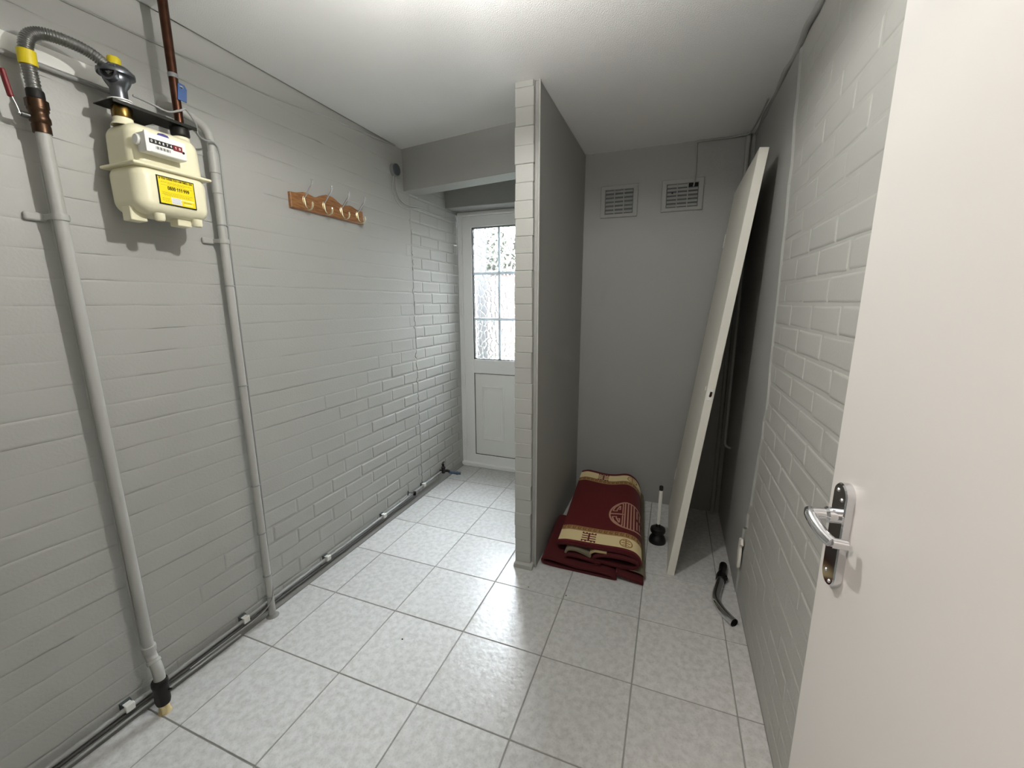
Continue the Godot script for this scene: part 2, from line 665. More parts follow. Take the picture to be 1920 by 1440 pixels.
# A painted brick face lying in x and y, proud along z; soft edges. open_ends: the paint runs on over the end joints.
func brick_mesh(l: float, h: float, proud: float, seed_: int, cols: int, open_ends: bool, drop: float) -> ArrayMesh:
	var r := RandomNumberGenerator.new()
	r.seed = seed_
	var st := mb()
	var xs := []
	var fx := []
	if open_ends:
		for i in cols + 1:
			xs.append(-l / 2 + l * i / cols)
			fx.append(1.0)
	else:
		xs = [-l / 2, -l / 2 + 0.0035, -l / 2 + 0.009]
		fx = [0.0, 0.8, 1.0]
		for i in cols - 2:
			xs.append(-l / 2 + l * (i + 1) / (cols - 1))
			fx.append(1.0)
		xs += [l / 2 - 0.009, l / 2 - 0.0035, l / 2]
		fx += [1.0, 0.8, 0.0]
	var ys := [-h / 2, -h / 2 + 0.0035, -h / 2 + 0.009, h / 2 - 0.009, h / 2 - 0.0035, h / 2]
	var fy := [0.0, 0.8, 1.0, 1.0, 0.8, 0.0]
	var P := []
	for j in ys.size():
		for i in xs.size():
			var f: float = fx[i] * fy[j]
			var end := open_ends and (i == 0 or i == xs.size() - 1)
			var x: float = xs[i] + (0.0012 * sin(ys[j] * 90.0 + seed_ + (0.0 if i < 4 else 2.0)) if not open_ends else 0.0)
			var wob := 0.0 if end else (0.0016 * sin(x * 61.0 + seed_) + 0.0012 * sin(x * 173.0 + seed_ * 2.3))
			var y: float = ys[j] + (wob if j < 3 else -wob * 0.7)
			var z := proud - drop * (1.0 - f)
			if f > 0.9 and not end: z += r.randf_range(-0.15, 0.22) * proud
			P.append(Vector3(x, y, z))
	grid_mesh(P, xs.size(), st)
	return st.commit()


var brick_sets := {}

func brick_set(l: float, h: float, proud: float, cols := 3, open_ends := false, drop := 0.003) -> Array:
	var key := "%.3f %.3f %.4f %d %.4f" % [l, h, proud, int(open_ends), drop]
	if not brick_sets.has(key):
		var a := []
		for k in 4:
			var me := brick_mesh(l, h, proud, hash(key) + k * 17, cols, open_ends, drop)
			me.surface_set_material(0, m.wall_paint)
			a.append(me)
		brick_sets[key] = a
	return brick_sets[key]


func build_wall_left() -> void:
	var o := struct("wall_left", "long grey painted brick wall on the left carrying the gas pipes", "wall")
	var st := mb()
	tbox(st, Vector3.ZERO, LW - 0.3, -0.05, -7.1, LW - 0.002, CEIL, 5.0, 0.0)
	obj("wall_base", st, m.wall_paint, o)
	var face := Basis(Vector3(0, 0, -1), Vector3(0, 1, 0), Vector3(1, 0, 0))   # brick x runs away from the viewer
	var ch := 0.0752
	var pitch := 0.225
	for c in 30:
		var y := (c + 0.5) * ch
		if y + ch / 2 > CEIL * T - 0.004: break
		var yt := y / T
		# where single bricks can be told apart: near the floor and beyond z = -5
		var z_split := clampf(-1.3 - (yt - 1.3) * 1.45, -5.05, -0.6)
		if yt > 4.4: z_split = -5.05
		var shift := (0.0 if c % 2 else pitch / 2) + 0.012 * sin(c * 2.1)
		var seam := -5.06 * T
		# runs of paint-filled courses nearer the viewer, ending on a joint of the bond
		var z := 2.05 * T
		var zs := maxf(seam, floorf((z_split * T + rng.randf_range(-0.25, 0.2) - shift) / pitch) * pitch + shift)
		var n := maxi(2, roundi((z - zs) / 0.62))
		var l := (z - zs) / n
		for k in n:
			var lq := snappedf(l, 0.03)
			var drop: float = [0.0004, 0.0007, 0.0012][rng.randi() % 3] if yt > 3.0 else [0.0007, 0.0013, 0.0022][rng.randi() % 3]
			var meshes := brick_set(lq, ch, 0.0018, 9, true, drop)
			inst("brick_course", meshes[rng.randi() % 4], o, Transform3D(face.scaled_local(Vector3(l / lq, 1, 1)), Vector3(LW * T, y, z - (k + 0.5) * l)))
		# single bricks beyond: the old bond up to the seam, then another one to the door
		z = zs
		var z_end := -6.88 * T
		while z - 0.03 > z_end:
			var beyond: bool = z <= seam + 0.004
			var len := pitch
			if beyond and is_equal_approx(z, seam) and c % 2: len = 0.11
			if not beyond: len = minf(len, maxf(z - seam, 0.02))
			len = minf(len, z - z_end)
			var lq2 := 0.218 if len > 0.2 else maxf(0.02, snappedf(len - 0.006, 0.02))
			var near: bool = not beyond and zs - z < 0.4
			var weak: bool = not beyond and rng.randf() < 0.3
			var meshes2 := brick_set(lq2, ch - (0.002 if weak else 0.006), 0.0019 if beyond else (0.0012 if near or weak else 0.0017), 3, false, 0.0012 if weak or near else 0.003)
			var b2 := face.scaled_local(Vector3((len - 0.006) / lq2, 1, 1))
			inst("brick", meshes2[rng.randi() % 4], o, Transform3D(b2 * Basis(Vector3(0, 0, 1), rng.randf_range(-0.006, 0.006)), Vector3(LW * T + rng.randf_range(-0.0006, 0.0018), y + rng.randf_range(-0.001, 0.001), z - len / 2)))
			z -= len
	# smooth band of plaster under the ceiling, its lower edge ragged and rising towards the door
	st = mb()
	var poly := PackedVector2Array()
	var low := [[2.05, 6.25], [0.5, 6.29], [-0.4, 6.33], [-1.2, 6.365], [-1.7, 6.385], [-2.2, 6.40], [-2.7, 6.45], [-3.03, 6.50], [-3.6, 6.545], [-4.1, 6.585], [-4.7, 6.63]]
	for p in low:
		poly.append(Vector2(-p[0], p[1] + rng.randf_range(-0.006, 0.006)) * T)
	poly.append(Vector2(4.7, CEIL) * T)
	poly.append(Vector2(-2.05, CEIL) * T)
	prism(st, poly, 0.009, Transform3D(face, Vector3(LW * T, 0, 0)), 0.003)
	obj("plaster_band", st, m.wall_paint, o)
	# ragged mortar where the newer brickwork meets the old, and lumps of render low down
	var lump := mb()
	round_box(lump, Vector3.ZERO, Vector3(0.006, 0.030, 0.022), 0.0028, 2)
	var lm := lump.commit()
	lm.surface_set_material(0, m.wall_paint)
	for k in 22:
		var yy := 0.25 + k * 0.25 + rng.randf_range(-0.12, 0.12)
		if yy > 5.7: break
		inst("mortar_lump", lm, o, Transform3D(Basis(Vector3(1, 0, 0), rng.randf_range(-1.2, 1.2)).scaled(Vector3(0.8, rng.randf_range(0.6, 1.5), rng.randf_range(0.4, 1.0))), tt(LW + 0.005, yy, -5.08 + rng.randf_range(-0.03, 0.03))))
	# dark fillet along the floor
	var f := struct("baseboard_left", "low dark mortar fillet along the foot of the left wall", "skirting")
	st = mb()
	prism(st, PackedVector2Array([Vector2(0, -0.004), Vector2(0.030, -0.004), Vector2(0.028, 0.006), Vector2(0.018, 0.018), Vector2(0, 0.03)]), 8.85 * T, Transform3D(Basis(Vector3(1, 0, 0), Vector3(0, 1, 0), Vector3(0, 0, 1)), tt(LW, 0, -6.85)))
	obj("fillet", st, m.mortar_dark, f)


func build_wall_right() -> void:
	var o := struct("wall_right", "grey painted brick wall on the right, smooth plaster at its far end", "wall")
	var st := mb()
	tbox(st, Vector3.ZERO, RW + 0.001, -0.05, -6.7, RW + 0.3, CEIL, 5.0, 0.0)
	obj("wall_base", st, m.wall_paint, o)
	var face := Basis(Vector3(0, 0, 1), Vector3(0, 1, 0), Vector3(-1, 0, 0))
	var ch := 0.0752
	for c in 31:
		var y := (c + 0.5) * ch
		if y + ch / 2 > CEIL * T - 0.006: break
		var z := -3.55 * T + (0.0 if c % 2 else 0.115)
		if c % 2 == 0:
			var hm := brick_set(0.107, ch - 0.006, 0.0012)
			inst("brick", hm[rng.randi() % 4], o, Transform3D(face, Vector3(RW * T, y, -3.55 * T + 0.0575)))
		while z < 1.6 * T:
			var yt := y / T
			var proud := 0.0014 if yt > 1.6 and yt < 4.7 else 0.0007
			var meshes := brick_set(0.218, ch - 0.006, proud)
			inst("brick", meshes[rng.randi() % 4], o, Transform3D(face * Basis(Vector3(0, 0, 1), rng.randf_range(-0.008, 0.008)), Vector3(RW * T + rng.randf_range(-0.001, 0.001), y, z + 0.1125)))
			z += 0.225
	# smooth plaster of the alcove with a ragged near edge
	st = mb()
	var poly := PackedVector2Array([Vector2(-6.38, 0), Vector2(-3.95, 0)])
	for p in [[-3.93, 0.4], [-3.90, 0.8], [-3.74, 1.1], [-3.63, 1.46], [-3.56, 1.9], [-3.44, 2.4], [-3.40, 2.76], [-3.46, 3.3], [-3.50, 3.9], [-3.56, 4.57], [-3.60, 5.2], [-3.68, 5.9], [-3.75, 6.40]]:
		poly.append(Vector2(p[0] + rng.randf_range(-0.02, 0.02), p[1]))
		poly.append(Vector2(p[0] + rng.randf_range(-0.03, 0.03), p[1] + 0.2))
	poly.append(Vector2(-6.38, 6.64))
	for i in poly.size(): poly[i] *= T
	prism(st, poly, 0.008, Transform3D(face, Vector3(RW * T + 0.001, 0, 0)), 0.007)
	obj("plaster_sheet", st, m.plaster_paint, o)
	# the patch of pale filler above the floor
	st = mb()
	prism(st, PackedVector2Array([Vector2(0, 0), Vector2(0.02, 0.02), Vector2(0.028, 0.07), Vector2(0.022, 0.12), Vector2(0.05, 0.145), Vector2(0.03, 0.165), Vector2(-0.012, 0.15), Vector2(-0.02, 0.08)]), 0.010, Transform3D(face, tt(RW - 0.02, 0.42, -3.9)), 0.004)
	obj("filler_patch", st, m.filler, o)
	# sagging edge of plaster along the ceiling
	st = mb()
	var edge := []
	for k in 24:
		var z := -6.3 + k * 0.28
		edge.append(tt(RW - 0.02 + 0.012 * sin(k * 1.7), CEIL - 0.02 - 0.012 * sin(k * 2.3 + 1.0), z))
	tube(st, smooth_path(edge, 3), 0.011, 8)
	obj("ceiling_fillet", st, m.plaster_paint, o)


func build_wall_back() -> void:
	var o := struct("wall_back", "smooth dark-shaded grey back wall of the alcove with two vents", "wall")
	var st := mb()
	tbox(st, Vector3.ZERO, 1.13, -0.05, -6.75, RW + 0.3, CEIL, -6.38, 0.0)
	obj("wall_base", st, m.plaster_paint, o)


func build_partition() -> void:
	var o := struct("wall_partition", "narrow brick partition wall end-on with plasterboard on its right face", "wall")
	var st := mb()
	tbox(st, Vector3.ZERO, 1.137, -0.05, -7.1, 1.372, CEIL, -3.52, 0.0)
	obj("wall_core", st, m.wall_paint, o)
	st = mb()
	tbox(st, Vector3.ZERO, 1.373, -0.05, -6.38, 1.445, CEIL, -3.53, 0.004)
	obj("plasterboard", st, m.plaster_paint, o)
	st = mb()
	tube(st, smooth_path([tt(1.437, 0.0, -3.53), tt(1.441, 1.6, -3.525), tt(1.438, 3.3, -3.53), tt(1.440, 5.0, -3.525), tt(1.437, CEIL, -3.53)], 6), 0.0045, 8)
	obj("corner_bead", st, m.wall_paint, o)
	var ch := 0.0752
	for c in 31:
		var h := minf(ch, CEIL * T - c * ch)
		if h < 0.02: break
		var w := 0.086 + rng.randf_range(-0.003, 0.004)
		st = mb()
		var r := rng.randf_range(-0.002, 0.002)
		round_box(st, Vector3.ZERO, Vector3(w, h + 0.0006, 0.05), 0.0042, 2)
		var b := obj("brick", st, m.wall_paint, o)
		b.position = Vector3((1.13 + 0.12) * T + r, c * ch + h / 2, -3.5 * T - 0.018 + rng.randf_range(-0.0015, 0.0015))
		b.rotation = Vector3(rng.randf_range(-0.02, 0.02), rng.randf_range(-0.015, 0.015), rng.randf_range(-0.012, 0.012))
	# mortar foot where the wall meets the tiles
	st = mb()
	round_box(st, tt(1.27, 0.03, -3.49), Vector3(0.10, 0.03, 0.05), 0.006, 2)
	obj("mortar_foot", st, m.wall_paint, o)


func build_wall_front() -> void:
	var o := struct("wall_front", "grey painted wall around the doorway the viewer stands in", "wall")
	var st := mb()
	tbox(st, Vector3.ZERO, LW - 0.3, -0.05, 1.8, 1.95, CEIL, 2.12, 0.0)
	tbox(st, Vector3.ZERO, 1.95, 5.85, 1.8, RW + 0.3, CEIL, 2.12, 0.0)
	obj("wall_base", st, m.plaster_paint, o)
	var h := struct("wall_hall", "plain pale end wall of the hall behind the doorway", "wall")
	st = mb()
	tbox(st, Vector3.ZERO, LW - 0.3, -0.05, 5.0, RW + 0.3, CEIL + 0.4, 5.3, 0.0)
	obj("wall_base", st, m.plaster_paint, h)


func build_lintels() -> void:
	var o := struct("trim_1", "grey boxed beam under the ceiling in front of the back door", "beam")
	var st := mb()
	prism(st, PackedVector2Array([Vector2(LW, -4.90) * T, Vector2(1.137, -4.50) * T, Vector2(1.137, -4.86) * T, Vector2(LW, -5.28) * T]), (CEIL - 5.95) * T, Transform3D(Basis(Vector3(1, 0, 0), Vector3(0, 0, 1), Vector3(0, -1, 0)), tt(0, CEIL, 0)), 0.003)
	obj("beam", st, m.plaster_paint, o)
	var p := struct("trim_2", "grey lintel over the white back door", "lintel")
	st = mb()
	tbox(st, Vector3.ZERO, LW, 5.95, -7.1, 1.137, CEIL, -6.40, 0.004)
	obj("lintel", st, m.plaster_paint, p)


# ------------------------------------------------------------------ doors

func flat_pane(x0: float, y0: float, x1: float, y1: float) -> SurfaceTool:
	var st := mb()
	box(st, Vector3((x0 + x1) / 2, (y0 + y1) / 2, 0.002), Vector3(x1 - x0, y1 - y0, 0.004), 0.0)
	return st


# The cast pattern of the obscure glass: rounded glass veins that run round irregular cells, standing on the pane.
func cast_pattern(x0: float, y0: float, x1: float, y1: float, n: FastNoiseLite) -> SurfaceTool:
	var st := mb()
	var w := int((x1 - x0) / 0.0032)
	var h := int((y1 - y0) / 0.0032)
	var H := []
	for j in h + 1:
		for i in w + 1:
			var x := x0 + (x1 - x0) * i / w
			var y := y0 + (y1 - y0) * j / h
			var e := n.get_noise_2d(x * 1000.0, y * 700.0) + 1.0      # 0 on the borders of the cells
			var edge := mini(mini(i, w - i), mini(j, h - j))
			H.append(0.0 if edge == 0 else 0.0045 * sqrt(clampf(1.0 - e / VEIN, 0.0, 1.0)))
	var P := func(i: int, j: int) -> Vector3: return Vector3(x0 + (x1 - x0) * i / w, y0 + (y1 - y0) * j / h, H[j * (w + 1) + i])
	var N := func(i: int, j: int) -> Vector3:
		var i0 := maxi(i - 1, 0)
		var i1 := mini(i + 1, w)
		var j0 := maxi(j - 1, 0)
		var j1 := mini(j + 1, h)
		return Vector3(-(H[j * (w + 1) + i1] - H[j * (w + 1) + i0]) / ((x1 - x0) * (i1 - i0) / w), -(H[j1 * (w + 1) + i] - H[j0 * (w + 1) + i]) / ((y1 - y0) * (j1 - j0) / h), 1).normalized()
	for j in h:
		for i in w:
			if H[j * (w + 1) + i] + H[j * (w + 1) + i + 1] + H[(j + 1) * (w + 1) + i] + H[(j + 1) * (w + 1) + i + 1] <= 0.0:
				continue
			var q := [P.call(i, j), P.call(i + 1, j), P.call(i + 1, j + 1), P.call(i, j + 1)]
			quad4(st, q, [N.call(i, j), N.call(i + 1, j), N.call(i + 1, j + 1), N.call(i, j + 1)])
			var f := []
			for p in q: f.append(Vector3(p.x, p.y, -0.0002))
			quad(st, f[0], f[1], f[2], f[3], Vector3(0, 0, -1))
	return st


func build_back_door() -> void:
	var at := tt(0, 0, -6.9)
	var o := struct("door_1", "white half-glazed back door with patterned glass at the far end", "door", at)
	var st := mb()
	ring(st, -1.545 * T, 0.0, 1.13 * T, 5.955 * T, [0.125 * T, 0.10 * T, 0.125 * T, 0.075 * T], -0.07, 0.004, 0.004)
	obj("door_frame", st, m.upvc, o)
	st = mb()
	box(st, Vector3(-0.2 * T, 0.018, 0.012), Vector3(2.64 * T, 0.036, 0.06), 0.006)
	obj("threshold", st, m.upvc, o)
	st = mb()
	# sash: outer ring and the middle rail
	ring(st, -1.415 * T, 0.09 * T, 1.0 * T, 5.86 * T, [0.245 * T, 0.225 * T, 0.245 * T, 0.255 * T], -0.05, 0.016, 0.006)
	box(st, Vector3(-0.2075 * T, 2.50 * T, -0.017), Vector3(1.93 * T, 0.34 * T, 0.066), 0.006)
	obj("sash", st, m.upvc, o)
	var gx := [-1.17, -0.53, 0.115, 0.755]
	var gy := [2.67, 3.60, 4.62, 5.605]
	st = mb()
	ring(st, -1.175 * T, 2.665 * T, 0.76 * T, 5.61 * T, [0.006, 0.006, 0.006, 0.006], -0.02, 0.011, 0.001)
	obj("gasket", st, m.gasket, o)
	st = mb()
	ring(st, -1.175 * T, 0.31 * T, 0.76 * T, 2.335 * T, [0.0045, 0.0045, 0.0045, 0.0045], -0.02, 0.011, 0.001)
	obj("gasket", st, m.gasket, o)
	# obscure glass, one pane per light
	var n := noise(FastNoiseLite.TYPE_CELLULAR, 0.026, 1, 77)
	n.fractal_type = FastNoiseLite.FRACTAL_NONE
	n.cellular_return_type = FastNoiseLite.RETURN_DISTANCE2_SUB
	n.cellular_jitter = 1.0
	n.domain_warp_enabled = true
	n.domain_warp_amplitude = 14.0
	n.domain_warp_frequency = 0.02
	for i in 3:
		for j in 3:
			var p := obj("pane", flat_pane(gx[i] * T, gy[j] * T, gx[i + 1] * T, gy[j + 1] * T), m.pane, o)
			p.position.z = -0.014
			var v := obj("cast_pattern", cast_pattern(gx[i] * T, gy[j] * T, gx[i + 1] * T, gy[j + 1] * T, n), m.glass, p)
			v.position.z = 0.0044
	for i in [1, 2]:
		st = mb()
		box(st, Vector3(gx[i] * T, 4.137 * T, -0.004), Vector3(0.05 * T, 2.93 * T, 0.012), 0.003)
		obj("glazing_bar", st, m.glazing_bar, o)
	for j in [1, 2]:
		st = mb()
		box(st, Vector3(-0.2075 * T, gy[j] * T, -0.0035), Vector3(1.92 * T, 0.058 * T, 0.013), 0.003)
		obj("glazing_bar", st, m.glazing_bar, o)
	st = mb()
	box(st, Vector3(-0.2075 * T, 1.3225 * T, -0.008), Vector3(1.93 * T, 2.02 * T, 0.026), 0.001)
	var pan := obj("door_panel", st, m.upvc_panel, o)
	for x in [[-0.98, -0.42], [0.005, 0.565]]:
		st = mb()
		ring(st, x[0] * T, 0.70 * T, x[1] * T, 2.03 * T, [0.016, 0.016, 0.016, 0.016], 0.0, 0.0115, 0.005)
		ring(st, x[0] * T + 0.022, 0.70 * T + 0.022, x[1] * T - 0.022, 2.03 * T - 0.022, [0.006, 0.006, 0.006, 0.006], 0.0, 0.0085, 0.003)
		obj("moulding", st, m.upvc_panel, pan)
	for y in [5.2, 3.85, 2.15, 0.62]:
		st = mb()
		tube(st, [Vector3(-1.445 * T, y * T - 0.045, 0.012), Vector3(-1.445 * T, y * T + 0.045, 0.012)], 0.008, 10)
		tube(st, [Vector3(-1.445 * T, y * T - 0.055, 0.012), Vector3(-1.445 * T, y * T - 0.047, 0.012)], 0.0065, 10)
		tube(st, [Vector3(-1.445 * T, y * T + 0.047, 0.012), Vector3(-1.445 * T, y * T + 0.055, 0.012)], 0.0065, 10)
		box(st, Vector3(-1.475 * T, y * T, 0.006), Vector3(0.014, 0.1, 0.006), 0.001)
		obj("hinge", st, m.upvc, o)


func build_entrance_door() -> void:
	# hinged on the right-hand jamb and swung back against the right wall
	var e := tt(3.95, 0, -0.46)
	var h := tt(4.16, 0, 1.74)
	var o := struct("door_2", "plain white flush door standing open at the right with chrome lever handle", "door", e)
	var x := (h - e).normalized()                 # along the leaf, towards the hinges
	var z := Vector3(-x.z, 0, x.x)                # out of the visible face
	if z.x > 0: z = -z
	o.transform.basis = Basis(x, Vector3.UP, z) if x.cross(Vector3.UP).dot(z) > 0 else Basis(-x, Vector3.UP, z)
	var sx := 1.0 if o.transform.basis.x.dot(x) > 0 else -1.0
	var w := (h - e).length()
	var st := mb()
	box(st, Vector3(sx * w / 2, 0.012 + 0.99, -0.0175), Vector3(w, 1.98, 0.035), 0.0015)
	obj("door_leaf", st, m.door_white, o)
	# long round-ended backplate
	var cx := sx * 0.058
	var cy := 2.885 * T
	st = mb()
	var poly := PackedVector2Array()
	var hw := 0.0205
	var hh := 0.089
	for k in 13:
		var a := PI * k / 12.0
		poly.append(Vector2(cx + hw * cos(a), cy + hh - hw + hw * sin(a)))
	for k in 13:
		var a := PI + PI * k / 12.0
		poly.append(Vector2(cx + hw * cos(a), cy - hh + hw + hw * sin(a)))
	prism(st, poly, 0.013, Transform3D.IDENTITY, 0.002)
	var plate := obj("backplate", st, m.chrome, o, "chrome round-ended backplate")
	for d in [[-0.006, 0.076], [0.008, 0.064], [-0.006, -0.066], [0.008, -0.078]]:
		st = mb()
		lathe(st, [Vector2(0, 0.0026), Vector2(0.0026, 0.002), Vector2(0.0036, 0.0)], Transform3D(Basis(Vector3(1, 0, 0), PI / 2), Vector3(cx + d[0], cy + d[1], 0.0128)), 12)
		obj("screw", st, m.chrome, plate)
	st = mb()
	var py := cy + 0.034
	lathe(st, [Vector2(0, 0.038), Vector2(0.0085, 0.038), Vector2(0.0095, 0.034), Vector2(0.0095, 0.018), Vector2(0.013, 0.014), Vector2(0.013, 0.0), Vector2(0, 0)], Transform3D(Basis(Vector3(1, 0, 0), PI / 2), Vector3(cx, py, 0.012)), 24)
	var lv := []
	for p in [[0.0, 0.0, 0.046], [0.009, -0.003, 0.049], [0.024, -0.009, 0.048], [0.040, -0.017, 0.043], [0.054, -0.023, 0.036]]:
		lv.append(Vector3(cx - sx * 0.006 + sx * p[0], py + p[1], p[2]))
	var path := smooth_path(lv, 5)
	var rr := []
	for k in path.size():
		rr.append(lerpf(0.0098, 0.0085, float(k) / path.size()))
	tube(st, path, rr, 16)
	tube(st, [path[-1], path[-1] + Vector3(sx * 0.002, -0.001, -0.020)], [0.0084, 0.0078], 14)
	obj("lever", st, m.chrome, o, "chrome lever handle with a returned end")


func build_leaning_door() -> void:
	var a := tt(3.317, 0, -4.06)
	var b := tt(3.965, 5.745, -4.06)
	var o := thing("door_leaf", "loose white door leaf without handle leaning against the right alcove wall", "door", a)
	var y := (b - a).normalized()
	var x := Vector3(0, 0, -1)
	var z := x.cross(y)             # out of the face turned to the room? make it point away from the room
	if z.x < 0: z = -z
	x = y.cross(z)
	o.transform.basis = Basis(x, y, z)
	var sx := 1.0 if x.z < 0 else -1.0
	var st := mb()
	var w := 0.762
	var l := (b - a).length()
	box(st, Vector3(sx * w / 2, l / 2 + 0.0005, 0.0175), Vector3(w, l, 0.035), 0.001)
	obj("leaf", st, m.door_edge, o)
	# latch plate on the near edge, and the spindle holes
	st = mb()
	box(st, Vector3(-sx * 0.0004, 0.955, 0.0175), Vector3(0.003, 0.058, 0.024), 0.0008)
	var lp := obj("latch_plate", st, m.white_plastic, o, "white latch plate on the near edge")
	st = mb()
	prism(st, PackedVector2Array([Vector2(-0.005, -0.011), Vector2(0.001, -0.014), Vector2(0.006, -0.007), Vector2(0.006, 0.012), Vector2(-0.003, 0.012)]), 0.004, Transform3D(Basis(Vector3(0, 0, sx), Vector3(0, 1, 0), Vector3(-sx, 0, 0)), Vector3(-sx * 0.001, 0.957, 0.019)), 0.001)
	obj("latch_bolt", st, m.old_brass, lp)
	st = mb()
	lathe(st, [Vector2(0.006, 0.002), Vector2(0.011, 0.0025), Vector2(0.011, 0.0)], Transform3D(Basis(Vector3(1, 0, 0), -PI / 2), Vector3(sx * 0.055, 0.97, 0.0)), 16)
	obj("spindle_rose", st, m.white_plastic, o)
	for yy in [0.25, 1.72]:
		st = mb()
		box(st, Vector3(sx * (w - 0.01), yy, -0.001), Vector3(0.022, 0.075, 0.003), 0.0008)
		obj("hinge_plate", st, m.white_plastic, o)


# ------------------------------------------------------------------ gas meter and its pipes (left wall)

func pipe_clip(parent: Node, o: Vector3, p: Vector3, r: float, called := "pipe_clip") -> void:
	# a saddle band round a vertical pipe with one ear screwed to the wall towards the viewer
	var st := mb()
	lathe(st, [Vector2(r + 0.0005, -0.008), Vector2(r + 0.003, -0.008), Vector2(r + 0.004, 0.0), Vector2(r + 0.003, 0.008), Vector2(r + 0.0005, 0.008)], Transform3D(Basis.IDENTITY, p - o), 20)
	var base := Vector3(LW * T, p.y, p.z) - o
	box(st, base + Vector3((p.x - LW * T) / 2 - r * 0.4, 0, 0), Vector3(p.x - LW * T - r * 0.9, 0.012, 0.012), 0.002)
	round_box(st, base + Vector3(0.008, 0, r + 0.018), Vector3(0.012, 0.022, 0.044), 0.0055, 3)
	box(st, base + Vector3((p.x - LW * T) * 0.5, 0, r + 0.002), Vector3(p.x - LW * T - 0.004, 0.014, 0.004), 0.001)
	obj(called, st, m.wall_paint, parent)


func build_gas_riser() -> void:
	var x := LW + 0.155
	var zt := -0.035
	var at := tt(x, 0, -0.06)
	var o := thing("gas_riser_pipe", "thick grey painted gas riser pipe at the far left with black coupling at its foot", "pipe", at)
	var st := mb()
	tube(st, smooth_path([tt(x, 5.26, zt) - at, tt(x, 3.6, -0.042) - at, tt(x, 2.0, -0.055) - at, tt(x, 0.66, -0.065) - at], 4), 0.0148, 20)
	obj("pipe", st, m.wall_paint, o)
	st = mb()
	tube(st, smooth_path([tt(x - 0.05, 5.0, zt + 0.028) - at, tt(x - 0.045, 3.4, zt + 0.024) - at, tt(x - 0.04, 2.0, -0.02) - at, tt(x - 0.045, 0.72, -0.02) - at], 6), 0.0035, 8)
	obj("painted_cable", st, m.wall_paint, o)
	# painted elbow with collars, then the black iron coupling and the cream foot
	st = mb()
	lathe(st, [Vector2(0.0148, 0.70 * T), Vector2(0.019, 0.695 * T), Vector2(0.020, 0.67 * T), Vector2(0.019, 0.635 * T), Vector2(0.0145, 0.63 * T)], Transform3D(Basis.IDENTITY, tt(0, 0, -0.065) - Vector3(0, 0, at.z)), 20)
	tube(st, smooth_path([tt(x, 0.66, -0.065) - at, tt(x + 0.01, 0.58, -0.065) - at, tt(x + 0.075, 0.50, -0.06) - at, tt(x + 0.105, 0.41, -0.055) - at, tt(x + 0.11, 0.34, -0.05) - at], 5), 0.0162, 18)
	lathe(st, [Vector2(0.016, -0.006), Vector2(0.0195, -0.005), Vector2(0.0195, 0.005), Vector2(0.016, 0.006)], along(tt(x + 0.045, 0.535, -0.062) - at, tt(x + 0.09, 0.47, -0.058) - at), 18)
	obj("elbow", st, m.wall_paint, o, "grey painted elbow joint")
	var fx := tt(x + 0.115, 0, -0.045) - at
	st = mb()
	lathe(st, [Vector2(0.012, 0.37 * T), Vector2(0.0215, 0.365 * T), Vector2(0.0235, 0.35 * T), Vector2(0.0235, 0.31 * T), Vector2(0.0215, 0.30 * T), Vector2(0.0215, 0.13 * T), Vector2(0.019, 0.10 * T), Vector2(0.015, 0.095 * T)], Transform3D(Basis.IDENTITY, fx), 22)
	var cp := obj("coupling", st, m.dark_iron, o, "black iron coupling")
	st = mb()
	tube(st, [fx + Vector3(0.018, 0.245 * T, -0.012), fx + Vector3(0.027, 0.245 * T, -0.017)], 0.003, 8)
	obj("bolt", st, m.dark_iron, cp)
	st = mb()
	lathe(st, [Vector2(0.015, 0.11 * T), Vector2(0.016, 0.02 * T), Vector2(0.019, 0.008 * T), Vector2(0.020, 0.0)], Transform3D(Basis.IDENTITY, fx), 18)
	box(st, fx + Vector3(0.011, 0.055 * T, 0.010), Vector3(0.012, 0.028, 0.012), 0.002)
	obj("foot_fitting", st, m.ivory, o, "cream fitting on the floor")
	pipe_clip(o, at, tt(x, 4.63, -0.04), 0.0148)


